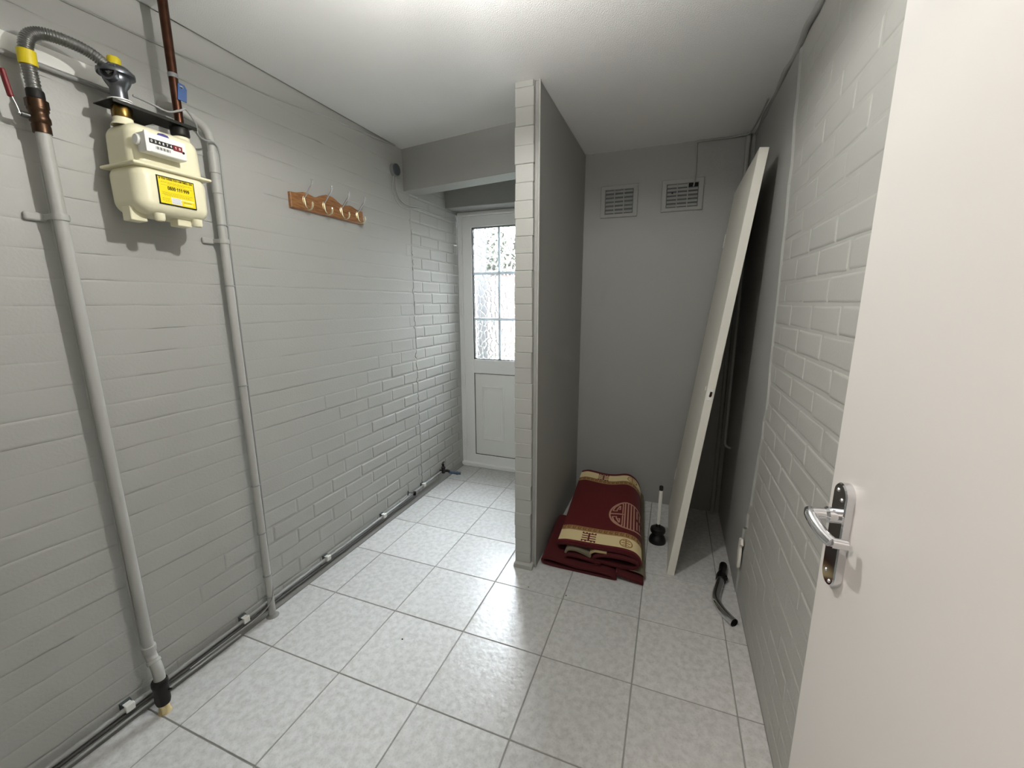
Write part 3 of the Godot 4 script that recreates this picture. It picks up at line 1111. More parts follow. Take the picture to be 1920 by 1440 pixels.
func build_valve() -> void:
	var x := LW + 0.155
	var z := -0.033
	var at := tt(x, 5.23, z)
	var o := thing("gas_valve", "brown brass gas valve with a red lever on top of the thick riser", "valve", at)
	var st := mb()
	lathe(st, [Vector2(0.0135, 0.0), Vector2(0.0185, 0.0), Vector2(0.0185, 0.018), Vector2(0.0175, 0.022), Vector2(0.0205, 0.026), Vector2(0.021, 0.036), Vector2(0.0185, 0.042), Vector2(0.0185, 0.050), Vector2(0.021, 0.054), Vector2(0.0205, 0.060), Vector2(0.016, 0.062)], Transform3D.IDENTITY, 20)
	obj("body", st, m.old_brass, o)
	st = mb()
	lathe(st, [Vector2(0.012, 0.060), Vector2(0.0225, 0.060), Vector2(0.0225, 0.078), Vector2(0.019, 0.081), Vector2(0.012, 0.081)], Transform3D.IDENTITY, 6)
	obj("hex_nut", st, m.old_brass, o)
	st = mb()
	tube(st, [Vector3(0.0, 0.034, 0.016), Vector3(0.002, 0.034, 0.036)], 0.007, 12)
	tube(st, [Vector3(0.002, 0.034, 0.036), Vector3(0.002, 0.034, 0.041)], 0.0055, 6)
	obj("stem", st, m.steel, o)
	st = mb()
	var p := smooth_path([Vector3(0.002, 0.032, 0.038), Vector3(0.0, 0.052, 0.041), Vector3(-0.002, 0.075, 0.046), Vector3(-0.002, 0.122, 0.051)], 4)
	for k in p.size() - 1:
		var a: Vector3 = p[k]
		var b: Vector3 = p[k + 1]
		var xf := along(a, b)
		box(st, (a + b) / 2, Vector3(0.010, (b - a).length() + 0.002, 0.003), 0.0008, Basis(Vector3(1, 0, 0), xf.basis.y, Vector3(1, 0, 0).cross(xf.basis.y)))
	var lev := obj("lever", st, m.steel, o)
	st = mb()
	round_box(st, Vector3.ZERO, Vector3(0.014, 0.062, 0.010), 0.0045, 3)
	var g := obj("grip", st, m.red_grip, lev, "red lever grip")
	g.position = Vector3(-0.002, 0.098, 0.0485)
	g.rotation.x = 0.11


func build_hose() -> void:
	var at := tt(LW + 0.16, 5.47, -0.033)
	var o := thing("gas_hose", "corrugated steel gas hose arching from the red lever valve to the meter regulator", "hose", at)
	var pts := []
	for p in [[-0.033, 5.47, 0.155], [-0.03, 5.60, 0.16], [-0.022, 5.70, 0.17], [-0.022, 5.80, 0.18], [-0.045, 5.875, 0.20], [-0.10, 5.915, 0.22], [-0.17, 5.925, 0.245], [-0.27, 5.925, 0.26], [-0.36, 5.905, 0.28], [-0.43, 5.85, 0.31], [-0.462, 5.785, 0.345]]:
		pts.append(tt(LW + p[2], p[1], p[0]) - at)
	var path := smooth_path(pts, 34)
	var rr := []
	for k in path.size():
		rr.append(0.0142 + 0.0009 * sin(k * TAU / 6.0))
	var st := mb()
	tube(st, path, rr, 18)
	obj("corrugated_tube", st, m.steel, o)
	st = mb()
	lathe(st, [Vector2(0.010, -0.004), Vector2(0.0165, 0.0), Vector2(0.0175, 0.004), Vector2(0.0175, 0.018), Vector2(0.0165, 0.022), Vector2(0.014, 0.023)], Transform3D(Basis.IDENTITY, tt(0, -0.01, 0)), 18)
	obj("end_collar", st, m.dark_iron, o, "black end collar")
	st = mb()
	var a: Vector3 = path[62]
	var b: Vector3 = path[96]
	lathe(st, [Vector2(0.0158, 0.0), Vector2(0.0176, 0.001), Vector2(0.0176, 0.033), Vector2(0.0158, 0.034)], along(a, b), 20)
	obj("yellow_band", st, m.yellow, o, "yellow tape band")


func build_regulator() -> void:
	var at := tt(LW + 0.30, 5.60, -0.50)
	var o := thing("gas_regulator", "grey metal gas regulator with a yellow cap above the meter's left connection", "regulator", at)
	var st := mb()
	lathe(st, [Vector2(0.012, 0.0), Vector2(0.0195, 0.0), Vector2(0.0195, 0.036), Vector2(0.022, 0.04), Vector2(0.026, 0.046), Vector2(0.031, 0.056), Vector2(0.031, 0.07), Vector2(0.028, 0.074)], Transform3D.IDENTITY, 28)
	obj("lower_body", st, m.zinc, o)
	st = mb()
	lathe(st, [Vector2(0.028, 0.066), Vector2(0.042, 0.068), Vector2(0.043, 0.074), Vector2(0.040, 0.08), Vector2(0.03, 0.090), Vector2(0.018, 0.095), Vector2(0.0, 0.096)], Transform3D.IDENTITY, 32)
	for k in 4:
		var a := TAU * k / 4 + 0.5
		lathe(st, [Vector2(0.0, 0.006), Vector2(0.004, 0.005), Vector2(0.005, 0.0)], Transform3D(Basis.IDENTITY, Vector3(cos(a) * 0.037, 0.078, sin(a) * 0.037)), 8)
	obj("bonnet", st, m.zinc, o)
	st = mb()
	lathe(st, [Vector2(0.0, 0.116), Vector2(0.013, 0.116), Vector2(0.0155, 0.113), Vector2(0.0165, 0.097), Vector2(0.0165, 0.093)], Transform3D.IDENTITY, 8)
	obj("cap", st, m.yellow, o, "yellow screw cap")
	for y in [0.0, 0.0055]:
		st = mb()
		lathe(st, [Vector2(0.012, -0.0015), Vector2(0.0275, -0.0015), Vector2(0.0275, 0.0015), Vector2(0.012, 0.0015)], Transform3D(Basis(Vector3(1, 0, 0), 0.04), Vector3(0, y, 0)), 28)
		obj("washer", st, m.white_plastic, o)
	# the inlet port that takes the hose, turned towards the viewer
	st = mb()
	var d := Vector3(0.55, 0.12, 0.83).normalized()
	var xf := along(Vector3(0, 0.06, 0) + d * 0.012, Vector3(0, 0.06, 0) + d * 0.05)
	lathe(st, [Vector2(0.020, 0.0), Vector2(0.020, 0.018), Vector2(0.0215, 0.019), Vector2(0.0215, 0.026), Vector2(0.0165, 0.026), Vector2(0.0155, 0.018), Vector2(0, 0.017)], xf, 22)
	obj("inlet_port", st, m.zinc, o)
	st = mb()
	lathe(st, [Vector2(0.0, 0.0185), Vector2(0.0152, 0.0185), Vector2(0.0152, 0.017)], xf, 18)
	obj("port_bore", st, m.black_plastic, o)


func build_bracket() -> void:
	var at := tt(LW, 5.55, -0.69)
	var o := thing("meter_bracket", "dark steel bracket plate fixed to the wall that holds the gas meter", "bracket", at)
	var st := mb()
	tbox(st, at, LW + 0.12, 5.585, -1.05, LW + 0.385, 5.593, -0.40, 0.0005)
	obj("plate", st, m.dark_steel, o)
	st = mb()
	tbox(st, at, LW + 0.006, 5.585, -0.83, LW + 0.13, 5.593, -0.62, 0.001)
	obj("wall_flange", st, m.dark_steel, o)
	st = mb()
	tbox(st, at, LW + 0.379, 5.565, -1.05, LW + 0.387, 5.593, -0.40, 0.001)
	obj("front_lip", st, m.dark_steel, o)


func build_meter() -> void:
	var at := tt(LW + 0.3, 4.70, -0.715)
	var o := thing("gas_meter", "cream gas meter with yellow label and black counter on the left wall", "meter", at)
	var st := mb()
	round_box(st, tt(LW + 0.295, 4.925, -0.708) - at, Vector3(0.44, 0.40, 0.595) * T, 0.036, 6, 0.012)
	obj("lower_shell", st, m.meter_cream, o)
	st = mb()
	round_box(st, tt(LW + 0.285, 5.245, -0.712) - at, Vector3(0.41, 0.40, 0.575) * T, 0.036, 6, -0.02)
	obj("upper_shell", st, m.meter_cream, o)
	st = mb()
	round_box(st, tt(LW + 0.295, 5.105, -0.71) - at, Vector3(0.475, 0.024, 0.63) * T, 0.004, 2)
	obj("flange", st, m.meter_cream, o)
	for z in [-0.50, -0.944]:
		st = mb()
		lathe(st, [Vector2(0.030, 0.0), Vector2(0.027, 0.006), Vector2(0.0235, 0.010), Vector2(0.0225, 0.021), Vector2(0.0, 0.022)], Transform3D(Basis.IDENTITY, tt(LW + 0.3, 5.42, z) - at), 24)
		obj("neck", st, m.meter_cream, o)
	st = mb()
	lathe(st, [Vector2(0.012, 0.0), Vector2(0.0235, 0.0), Vector2(0.0245, 0.003), Vector2(0.0245, 0.028), Vector2(0.0225, 0.032), Vector2(0.012, 0.032)], Transform3D(Basis.IDENTITY, tt(LW + 0.3, 5.482, -0.50) - at), 6)
	obj("union_nut", st, m.brass, o, "brass union nut")
	st = mb()
	lathe(st, [Vector2(0.012, 0.0), Vector2(0.0245, 0.0), Vector2(0.0255, 0.003), Vector2(0.0255, 0.024), Vector2(0.0235, 0.028), Vector2(0.012, 0.028)], Transform3D(Basis.IDENTITY, tt(LW + 0.3, 5.495, -0.944) - at), 6)
	obj("union_nut", st, m.dark_steel, o, "dark union nut")
	# feet under the case
	for f in [[0.24, -0.47, 0.05, 0.065], [0.30, -0.80, 0.045, 0.06]]:
		st = mb()
		tbox(st, at, LW + f[0], 4.665, f[1] - 0.06, LW + f[0] + 0.12, 4.78, f[1] + 0.06, 0.002)
		obj("foot", st, m.meter_cream, o)
	for z in [-0.575, -0.89]:
		st = mb()
		lathe(st, [Vector2(0, -0.002), Vector2(0.011, 0.0), Vector2(0.014, 0.006), Vector2(0.014, 0.022)], Transform3D(Basis.IDENTITY, tt(LW + 0.45, 4.675, z) - at), 18)
		obj("foot", st, m.meter_cream, o)
	# counter box
	st = mb()
	var c0 := tt(LW + 0.555, 5.267, -0.617) - at
	round_box(st, c0, Vector3(0.115, 0.150, 0.315) * T, 0.004, 2)
	var cb := obj("counter_box", st, m.white_plastic, o, "white counter box")
	var fx := c0.x + 0.0575 * T
	st = mb()
	box(st, Vector3(fx, c0.y, c0.z + 0.147 * T), Vector3(0.006, 0.158 * T, 0.028 * T), 0.001)
	obj("side_clip", st, m.white_plastic, cb)
	st = mb()
	lathe(st, [Vector2(0, 0.008), Vector2(0.012, 0.008), Vector2(0.014, 0.006), Vector2(0.014, 0.0)], Transform3D(Basis(Vector3(1, 0, 0), PI / 2), c0 + Vector3(-0.012, 0.006, 0.155 * T)), 18)
	obj("knob", st, m.white_plastic, cb)
	st = mb()
	box(st, Vector3(fx + 0.0003, c0.y + 0.010 * T, c0.z + 0.04 * T), Vector3(0.0016, 0.036 * T, 0.178 * T), 0.0003)
	var dr := obj("digit_window", st, m.black_plastic, cb, "black digit window")
	st = mb()
	box(st, Vector3(fx + 0.0003, c0.y + 0.008 * T, c0.z - 0.085 * T), Vector3(0.0018, 0.045 * T, 0.072 * T), 0.0003)
	obj("decimal_window", st, m.counter_red, cb, "red decimal window")
	for k in 6:
		lettering("034874"[k], 0.0068, Vector3(fx + 0.0012, c0.y + 0.010 * T, c0.z + (0.113 - 0.029 * k) * T), m.white_plastic, cb, "digit")
	for k in 2:
		lettering("10"[k], 0.0068, Vector3(fx + 0.0013, c0.y + 0.008 * T, c0.z - (0.069 + 0.031 * k) * T), m.white_plastic, cb, "digit")
	st = mb()
	lathe(st, [Vector2(0, 0.001), Vector2(0.0034, 0.001), Vector2(0.0038, 0.0)], Transform3D(Basis(Vector3(0, 0, 1), -PI / 2), Vector3(fx, c0.y - 0.012 * T, c0.z - 0.128 * T)), 14)
	obj("dot", st, m.black_plastic, cb)
	st = mb()
	for k in 14:
		var wdt := 0.0006 + 0.0009 * float((k * 7) % 3)
		box(st, Vector3(fx + 0.0002, c0.y - 0.033 * T, c0.z + 0.085 * T - k * 0.0028), Vector3(0.0008, 0.0075, wdt), 0.0)
	obj("barcode", st, m.cable_dark, cb)
	st = mb()
	prism(st, PackedVector2Array([Vector2(-0.017, 0), Vector2(-0.012, 0.008), Vector2(0.0, 0.010), Vector2(0.012, 0.008), Vector2(0.017, 0)]), 0.004, Transform3D(Basis(Vector3(0, 0, -1), Vector3(0, 1, 0), Vector3(1, 0, 0)), Vector3(fx - 0.012, c0.y + 0.074 * T, c0.z)), 0.001)
	obj("seal", st, m.violet, cb, "violet seal")
	# yellow emergency label
	var lx := LW + 0.5185
	var y0 := 4.812
	var y1 := 5.045
	var z0 := -0.553
	var z1 := -0.857
	st = mb()
	tbox(st, at, lx - 0.03, y0, z1, lx + 0.002, y1, z0, 0.0004)
	obj("label_border", st, m.black_plastic, o)
	st = mb()
	var b := 0.009
	var P := [tt(lx + 0.0035, y0 + b, z0 - b) - at, tt(lx + 0.0035, y0 + b, z1 + b) - at, tt(lx + 0.0035, y1 - b, z1 + b) - at, tt(lx + 0.0035, y1 - b, z0 - b) - at]
	quad4(st, P, [Vector3.RIGHT, Vector3.RIGHT, Vector3.RIGHT, Vector3.RIGHT], [Vector2(0, 1), Vector2(1, 1), Vector2(1, 0), Vector2(0, 0)])
	var lm := mat("label_print", Color(1, 1, 1), 0.4)
	lm.albedo_texture = ImageTexture.create_from_image(label_image())
	var lab := obj("label", st, lm, o, "yellow emergency label with a phone number")
	var lc: Vector3 = (P[0] + P[2]) / 2 + Vector3(0.0006, 0, 0)
	lettering("IF YOU THINK YOU CAN SMELL GAS", 0.0062, lc + Vector3(0, 0.097 * T, 0), m.black_plastic, lab, "heading", 0.9, 0.27 * T)
	lettering("0800 111 999", 0.0105, lc + Vector3(0, 0.024 * T, -0.012 * T), m.black_plastic, lab, "phone_number", 1.0, 0.175 * T)


# Flat lettering on a face turned to +x, reading away from the viewer along -z.
func lettering(text: String, size: float, at: Vector3, mt: Material, parent: Node, called: String, squeeze := 1.0, width := 0.0) -> void:
	var tm := TextMesh.new()
	var f := SystemFont.new()
	f.font_names = PackedStringArray(["Droid Sans"])
	f.font_weight = 700
	tm.font = f
	tm.text = text
	tm.font_size = 32
	tm.pixel_size = size / 24.0
	tm.depth = 0.0004
	tm.curve_step = 2.0
	tm.horizontal_alignment = HORIZONTAL_ALIGNMENT_CENTER
	tm.vertical_alignment = VERTICAL_ALIGNMENT_CENTER
	tm.material = mt
	var k := squeeze
	if width > 0.0:
		var w := tm.get_aabb().size.x
		if w > 0.0: k = width / w
	inst(called, tm, parent, Transform3D(Basis(Vector3(0, 0, -1) * k, Vector3(0, 1, 0), Vector3(1, 0, 0)), at))


func label_image() -> Image:
	var w := 240
	var h := 184
	var im := Image.create(w, h, false, Image.FORMAT_RGB8)
	im.fill(Color(0.93, 0.84, 0.07))
	var ink := Color(0.55, 0.47, 0.05)
	var r := RandomNumberGenerator.new()
	r.seed = 5
	# small print as rows of broken dashes
	for row in [[30, 20, 220, 2], [36, 14, 226, 2], [42, 60, 180, 2], [66, 70, 170, 3], [112, 20, 220, 2], [118, 14, 200, 2], [124, 30, 215, 2], [146, 14, 66, 2], [154, 14, 62, 2], [162, 14, 68, 2], [170, 30, 60, 2]]:
		var x: int = row[1]
		while x < row[2]:
			var l := r.randi_range(5, 15)
			im.fill_rect(Rect2i(x, row[0], mini(l, row[2] - x), row[3]), ink)
			x += l + 3
	im.fill_rect(Rect2i(14, 53, 214, 1), Color(0.2, 0.16, 0.0))
	im.fill_rect(Rect2i(14, 104, 214, 1), Color(0.2, 0.16, 0.0))
	im.fill_rect(Rect2i(72, 134, 70, 46), Color(0.86, 0.87, 0.88))
	im.fill_rect(Rect2i(142, 134, 90, 10), Color(0.95, 0.92, 0.62))
	im.fill_rect(Rect2i(158, 164, 60, 8), Color(0.95, 0.92, 0.62))
	for y in [142, 152, 162, 170]:
		var x := 80
		while x < 134:
			var l := r.randi_range(3, 9)
			im.fill_rect(Rect2i(x, y, l, 3), Color(0.62, 0.64, 0.70))
			x += l + 3
	im.fill_rect(Rect2i(156, 150, 56, 8), Color(0.72, 0.64, 0.15))
	return im


func build_copper_pipe() -> void:
	var at := tt(LW + 0.3, 5.57, -0.952)
	var o := thing("copper_pipe", "brown copper pipe rising from the meter's right connection to the ceiling", "pipe", at)
	var st := mb()
	tube(st, [tt(0, 0, 0), tt(0, 0.05, 0), tt(0, 0.3, 0.0), tt(0, 1.08, 0.0)], [0.0122, 0.0122, 0.0125, 0.0135], 22)
	obj("pipe", st, m.copper, o)
	st = mb()
	lathe(st, [Vector2(0.0126, 0.0), Vector2(0.0138, 0.001), Vector2(0.0138, 0.012), Vector2(0.0126, 0.013)], Transform3D(Basis.IDENTITY, tt(0, 0.415, 0)), 22)
	obj("earth_clamp", st, m.grey_plastic, o, "grey clamp band")
	st = mb()
	lathe(st, [Vector2(0.0, -0.02), Vector2(0.0165, -0.02), Vector2(0.0165, -0.004), Vector2(0.013, 0.0)], Transform3D(Basis.IDENTITY, tt(0, 0.02, 0)), 20)
	obj("tail_fitting", st, m.steel, o)


func build_tag() -> void:
	var at := tt(LW + 0.35, 5.93, -0.985)
	var o := thing("pipe_tag", "small bright blue tag tied to the brown copper pipe", "tag", at)
	var st := mb()
	var poly := PackedVector2Array([Vector2(-0.011, -0.046), Vector2(0.013, -0.046), Vector2(0.013, -0.008), Vector2(0.007, 0.003), Vector2(-0.008, 0.005), Vector2(-0.011, 0.001)])
	var bs := Basis(Vector3(0.25, -0.12, -0.96).normalized(), Vector3(0.0, 1, 0), Vector3(0.96, 0, 0.25).normalized()).orthonormalized()
	prism(st, poly, 0.0022, Transform3D(bs, Vector3.ZERO), 0.0006)
	obj("tag_plate", st, m.blue_tag, o)
	st = mb()
	lathe(st, [Vector2(0.0026, 0.0), Vector2(0.0042, 0.0006), Vector2(0.0042, 0.0)], Transform3D(bs * Basis(Vector3(1, 0, 0), PI / 2), bs * Vector3(0, -0.006, 0.0023)), 14)
	obj("eyelet", st, m.steel, o)
	st = mb()
	tube(st, smooth_path([Vector3(-0.008, -0.003, 0.010), Vector3(0.001, -0.004, 0.006), bs * Vector3(0, -0.006, 0.004), bs * Vector3(0, -0.006, -0.003)], 5), 0.0012, 6)
	obj("tie", st, m.white_plastic, o)


func build_thin_pipe() -> void:
	var x := LW + 0.13
	var at := tt(x, 0, -1.36)
	var o := thing("grey_service_pipe", "slimmer grey painted pipe right of the gas meter running down to the floor", "pipe", at)
	var st := mb()
	var pts := []
	for p in [[0.02, 5.80, -0.98], [0.10, 5.80, -1.02], [0.125, 5.79, -1.10], [0.13, 5.755, -1.24], [0.13, 5.70, -1.315], [0.13, 5.62, -1.345], [0.13, 5.50, -1.352], [0.13, 4.2, -1.352], [0.13, 2.0, -1.360], [0.13, 0.0, -1.366]]:
		pts.append(tt(LW + p[0], p[1], p[2]) - at)
	tube(st, smooth_path(pts, 6), 0.0142, 18)
	obj("pipe", st, m.wall_paint, o)
	for y in [[5.30, 5.50], [5.10, 5.24]]:
		st = mb()
		lathe(st, [Vector2(0.0142, 0), Vector2(0.0165, 0.001), Vector2(0.0165, (y[1] - y[0]) * T - 0.001), Vector2(0.0142, (y[1] - y[0]) * T)], Transform3D(Basis.IDENTITY, tt(x, y[0], -1.352) - at), 20)
		obj("sleeve", st, m.wall_paint, o)
	pipe_clip(o, at, tt(x, 4.62, -1.352), 0.0142)
	for y in [4.78, 4.15, 3.03, 1.80, 1.17, 0.585, 0.285]:
		st = mb()
		lathe(st, [Vector2(0.0143, -0.0025), Vector2(0.0162, -0.002), Vector2(0.0162, 0.002), Vector2(0.0143, 0.0025)], Transform3D(Basis(Vector3(0, 0, 1), 0.1), tt(x, y, -1.355 - 0.002 * (5.0 - y) * 0.5) - at), 16)
		box(st, tt(x, y, -1.355) - at + Vector3(0.006, 0, -0.0165), Vector3(0.005, 0.006, 0.005), 0.001)
		obj("cable_tie", st, m.grey_plastic, o)
	st = mb()
	lathe(st, [Vector2(0.0142, 0.012), Vector2(0.021, 0.004), Vector2(0.027, 0.0)], Transform3D(Basis.IDENTITY, tt(x, 0, -1.366) - at), 16)
	obj("floor_collar", st, m.mortar_dark, o)


func cable(called: String, label: String, pts: Array, r: float, mt: Material, category := "cable", per := 8) -> Node3D:
	var at: Vector3 = pts[0]
	for p in pts:
		if p.y < at.y: at = p
	var q := []
	for p in pts: q.append(p - at)
	var st := mb()
	tube(st, smooth_path(q, per), r, 8)
	var o := obj(called, st, mt, self)
	o.position = at
	tag(o, label, category)
	return o


func build_earth_cable() -> void:
	var P := func(d: float, y: float, z: float) -> Vector3: return tt(LW + d, y, z)
	cable("earth_cable", "thin grey earth cable from the regulator down along the slimmer pipe", [P.call(0.30, 5.70, -0.60), P.call(0.31, 5.685, -0.72), P.call(0.335, 5.66, -0.84), P.call(0.365, 5.70, -0.93), P.call(0.37, 5.725, -0.985), P.call(0.36, 5.64, -1.06), P.call(0.30, 5.57, -1.11), P.call(0.24, 5.56, -1.22), P.call(0.19, 5.58, -1.34), P.call(0.16, 5.50, -1.405), P.call(0.145, 5.2, -1.413), P.call(0.14, 4.4, -1.41), P.call(0.14, 3.0, -1.412), P.call(0.14, 1.6, -1.414), P.call(0.145, 0.6, -1.40), P.call(0.17, 0.33, -1.375), P.call(0.165, 0.20, -1.30), P.call(0.13, 0.125, -1.15), P.call(0.10, 0.10, -0.9), P.call(0.09, 0.09, -0.4)], 0.0031, m.cable_grey)


func build_batten() -> void:
	var at := tt(LW, 5.845, 0.0)
	var o := thing("wall_batten", "white painted board strip on the wall behind the gas hose", "board", at)
	var st := mb()
	tbox(st, at, LW + 0.004, 5.785, -0.62, LW + 0.03, 5.915, 1.7, 0.001)
	obj("board", st, m.board_white, o)
	cable("grey_wall_pipe", "narrow grey pipe along the lower edge of the white board strip", [tt(LW + 0.05, 5.755, 1.7), tt(LW + 0.05, 5.755, 0.6), tt(LW + 0.05, 5.755, -0.2), tt(LW + 0.05, 5.75, -0.60), tt(LW + 0.02, 5.75, -0.66)], 0.0062, m.cable_grey, "pipe", 4)


# ------------------------------------------------------------------ pipes low on the left wall

func build_low_pipes() -> void:
	var at := tt(LW + 0.07, 0.0, -5.7)
	var P := func(d: float, y: float, z: float) -> Vector3: return tt(LW + d, y, z)
	cable("water_pipe", "grey water pipe held by white clips low along the left wall", [P.call(0.06, 0.235, -5.74), P.call(0.06, 0.225, -5.2), P.call(0.06, 0.19, -4.0), P.call(0.058, 0.175, -2.6), P.call(0.055, 0.165, -1.4), P.call(0.07, 0.155, -0.2), P.call(0.07, 0.15, 0.6), P.call(0.07, 0.15, 1.75)], 0.0078, m.cable_grey, "pipe", 5)
	cable("dark_floor_cable", "dark cable lying under the grey water pipe at the foot of the left wall", [P.call(0.05, 0.105, -4.75), P.call(0.05, 0.10, -3.4), P.call(0.055, 0.095, -2.2), P.call(0.05, 0.09, -1.1), P.call(0.055, 0.085, 0.2), P.call(0.05, 0.085, 1.75)], 0.0055, m.cable_dark)
	cable("pale_floor_cable", "pale thin cable running beside the dark cable near the thick riser", [P.call(0.115, 0.06, -0.95), P.call(0.11, 0.065, -0.45), P.call(0.10, 0.06, 0.1), P.call(0.105, 0.06, 0.8), P.call(0.10, 0.06, 1.75)], 0.0042, m.cable_grey)
	var where := ["white clip on the low grey pipe, nearest to the black iron coupling", "white clip on the low grey pipe beside the foot of the slimmer grey pipe", "white clip on the low grey pipe, first one beyond the slimmer grey pipe", "white clip on the low grey pipe below the middle of the wall", "white clip on the low grey pipe closest to the tap"]
	var zs := [[0.13, 0.152], [-1.06, 0.163], [-2.38, 0.173], [-3.72, 0.186], [-5.03, 0.22]]
	for k in 5:
		var c := tt(LW + 0.07, zs[k][1], zs[k][0])
		var base := Vector3(LW * T, c.y, c.z)
		var o := thing("pipe_clip", where[k], "clip", base, "white clips on the low pipe")
		var st := mb()
		round_box(st, Vector3(0.030, 0.003, 0), Vector3(0.012, 0.026, 0.026), 0.003, 2)
		box(st, Vector3(0.018, 0.0115, 0), Vector3(0.028, 0.004, 0.022), 0.001)
		box(st, Vector3(0.018, -0.0105, 0), Vector3(0.028, 0.004, 0.022), 0.001)
		obj("band", st, m.white_plastic, o)
		st = mb()
		box(st, Vector3(0.006, 0.003, 0.0), Vector3(0.012, 0.028, 0.030), 0.001)
		obj("clip_base", st, m.lid_grey, o)


func build_tap() -> void:
	var at := tt(LW + 0.09, 0.235, -5.80)
	var o := thing("garden_tap", "dark brass tap with a T handle low on the wall beside the back door", "tap", at)
	var st := mb()
	lathe(st, [Vector2(0, -0.014), Vector2(0.010, -0.012), Vector2(0.012, 0.0), Vector2(0.011, 0.014), Vector2(0.013, 0.018), Vector2(0.012, 0.026), Vector2(0.007, 0.03), Vector2(0.006, 0.046), Vector2(0.0, 0.046)], Transform3D.IDENTITY, 16)
	tube(st, [Vector3(-0.02, 0, 0.01), Vector3(0, 0, 0)], 0.009, 12)
	obj("body", st, m.dark_iron, o)
	st = mb()
	tube(st, [Vector3(0.005, 0.049, 0.021), Vector3(-0.003, 0.050, 0.0), Vector3(-0.005, 0.049, -0.021)], [0.0032, 0.0042, 0.0032], 10)
	obj("t_handle", st, m.dark_iron, o)
	st = mb()
	tube(st, smooth_path([Vector3(0.006, 0.0, -0.004), Vector3(0.022, 0.0, -0.012), Vector3(0.034, -0.010, -0.020)], 4), 0.008, 12)
	obj("spout", st, m.dark_iron, o)
	o.scale = Vector3.ONE * 1.3
	var h := thing("hose_connector", "grey blue hose end pushed onto the low tap", "hose", tt(LW + 0.19, 0.12, -5.86))
	var b := h.position
	st = mb()
	var p := [at + Vector3(0.038, -0.010, -0.022) - b, at + Vector3(0.056, -0.016, -0.032) - b, at + Vector3(0.085, -0.022, -0.045) - b, at + Vector3(0.118, -0.026, -0.060) - b]
	tube(st, smooth_path(p, 5), [0.0115, 0.0115, 0.0115, 0.0112, 0.011, 0.0105, 0.0105, 0.0105, 0.0105, 0.0105, 0.010, 0.010, 0.010, 0.010, 0.010, 0.010], 14)
	obj("sleeve", st, m.hose_blue, h)
	st = mb()
	tube(st, [p[2], p[2] + (p[3] - p[2]) * 0.4], 0.013, 14)
	obj("collar", st, m.hose_blue, h)
	# small isolating valve with a ring handle nearer to the viewer
	var va := tt(LW + 0.085, 0.205, -4.66)
	var v := thing("stop_valve", "small stop valve with a ring handle on the low pipe short of the tap", "valve", va)
	st = mb()
	lathe(st, [Vector2(0.0, 0.013), Vector2(0.010, 0.012), Vector2(0.012, 0.0), Vector2(0.010, -0.012), Vector2(0, -0.013)], Transform3D.IDENTITY, 14)
	obj("body", st, m.dark_iron, v)
	st = mb()
	var ringc := Vector3(0.002, 0.035, 0.075)
	tube(st, [Vector3(0, 0.006, 0.006), ringc + Vector3(0, -0.002, -0.012)], 0.0034, 8)
	var rp := []
	for k in 17:
		var a := TAU * k / 16
		rp.append(ringc + Vector3(0.004 * cos(a), 0.015 * sin(a), 0.011 * cos(a)))
	tube(st, rp, 0.0025, 8)
	obj("ring_handle", st, m.cable_dark, v)


# ------------------------------------------------------------------ coat rack, junction box

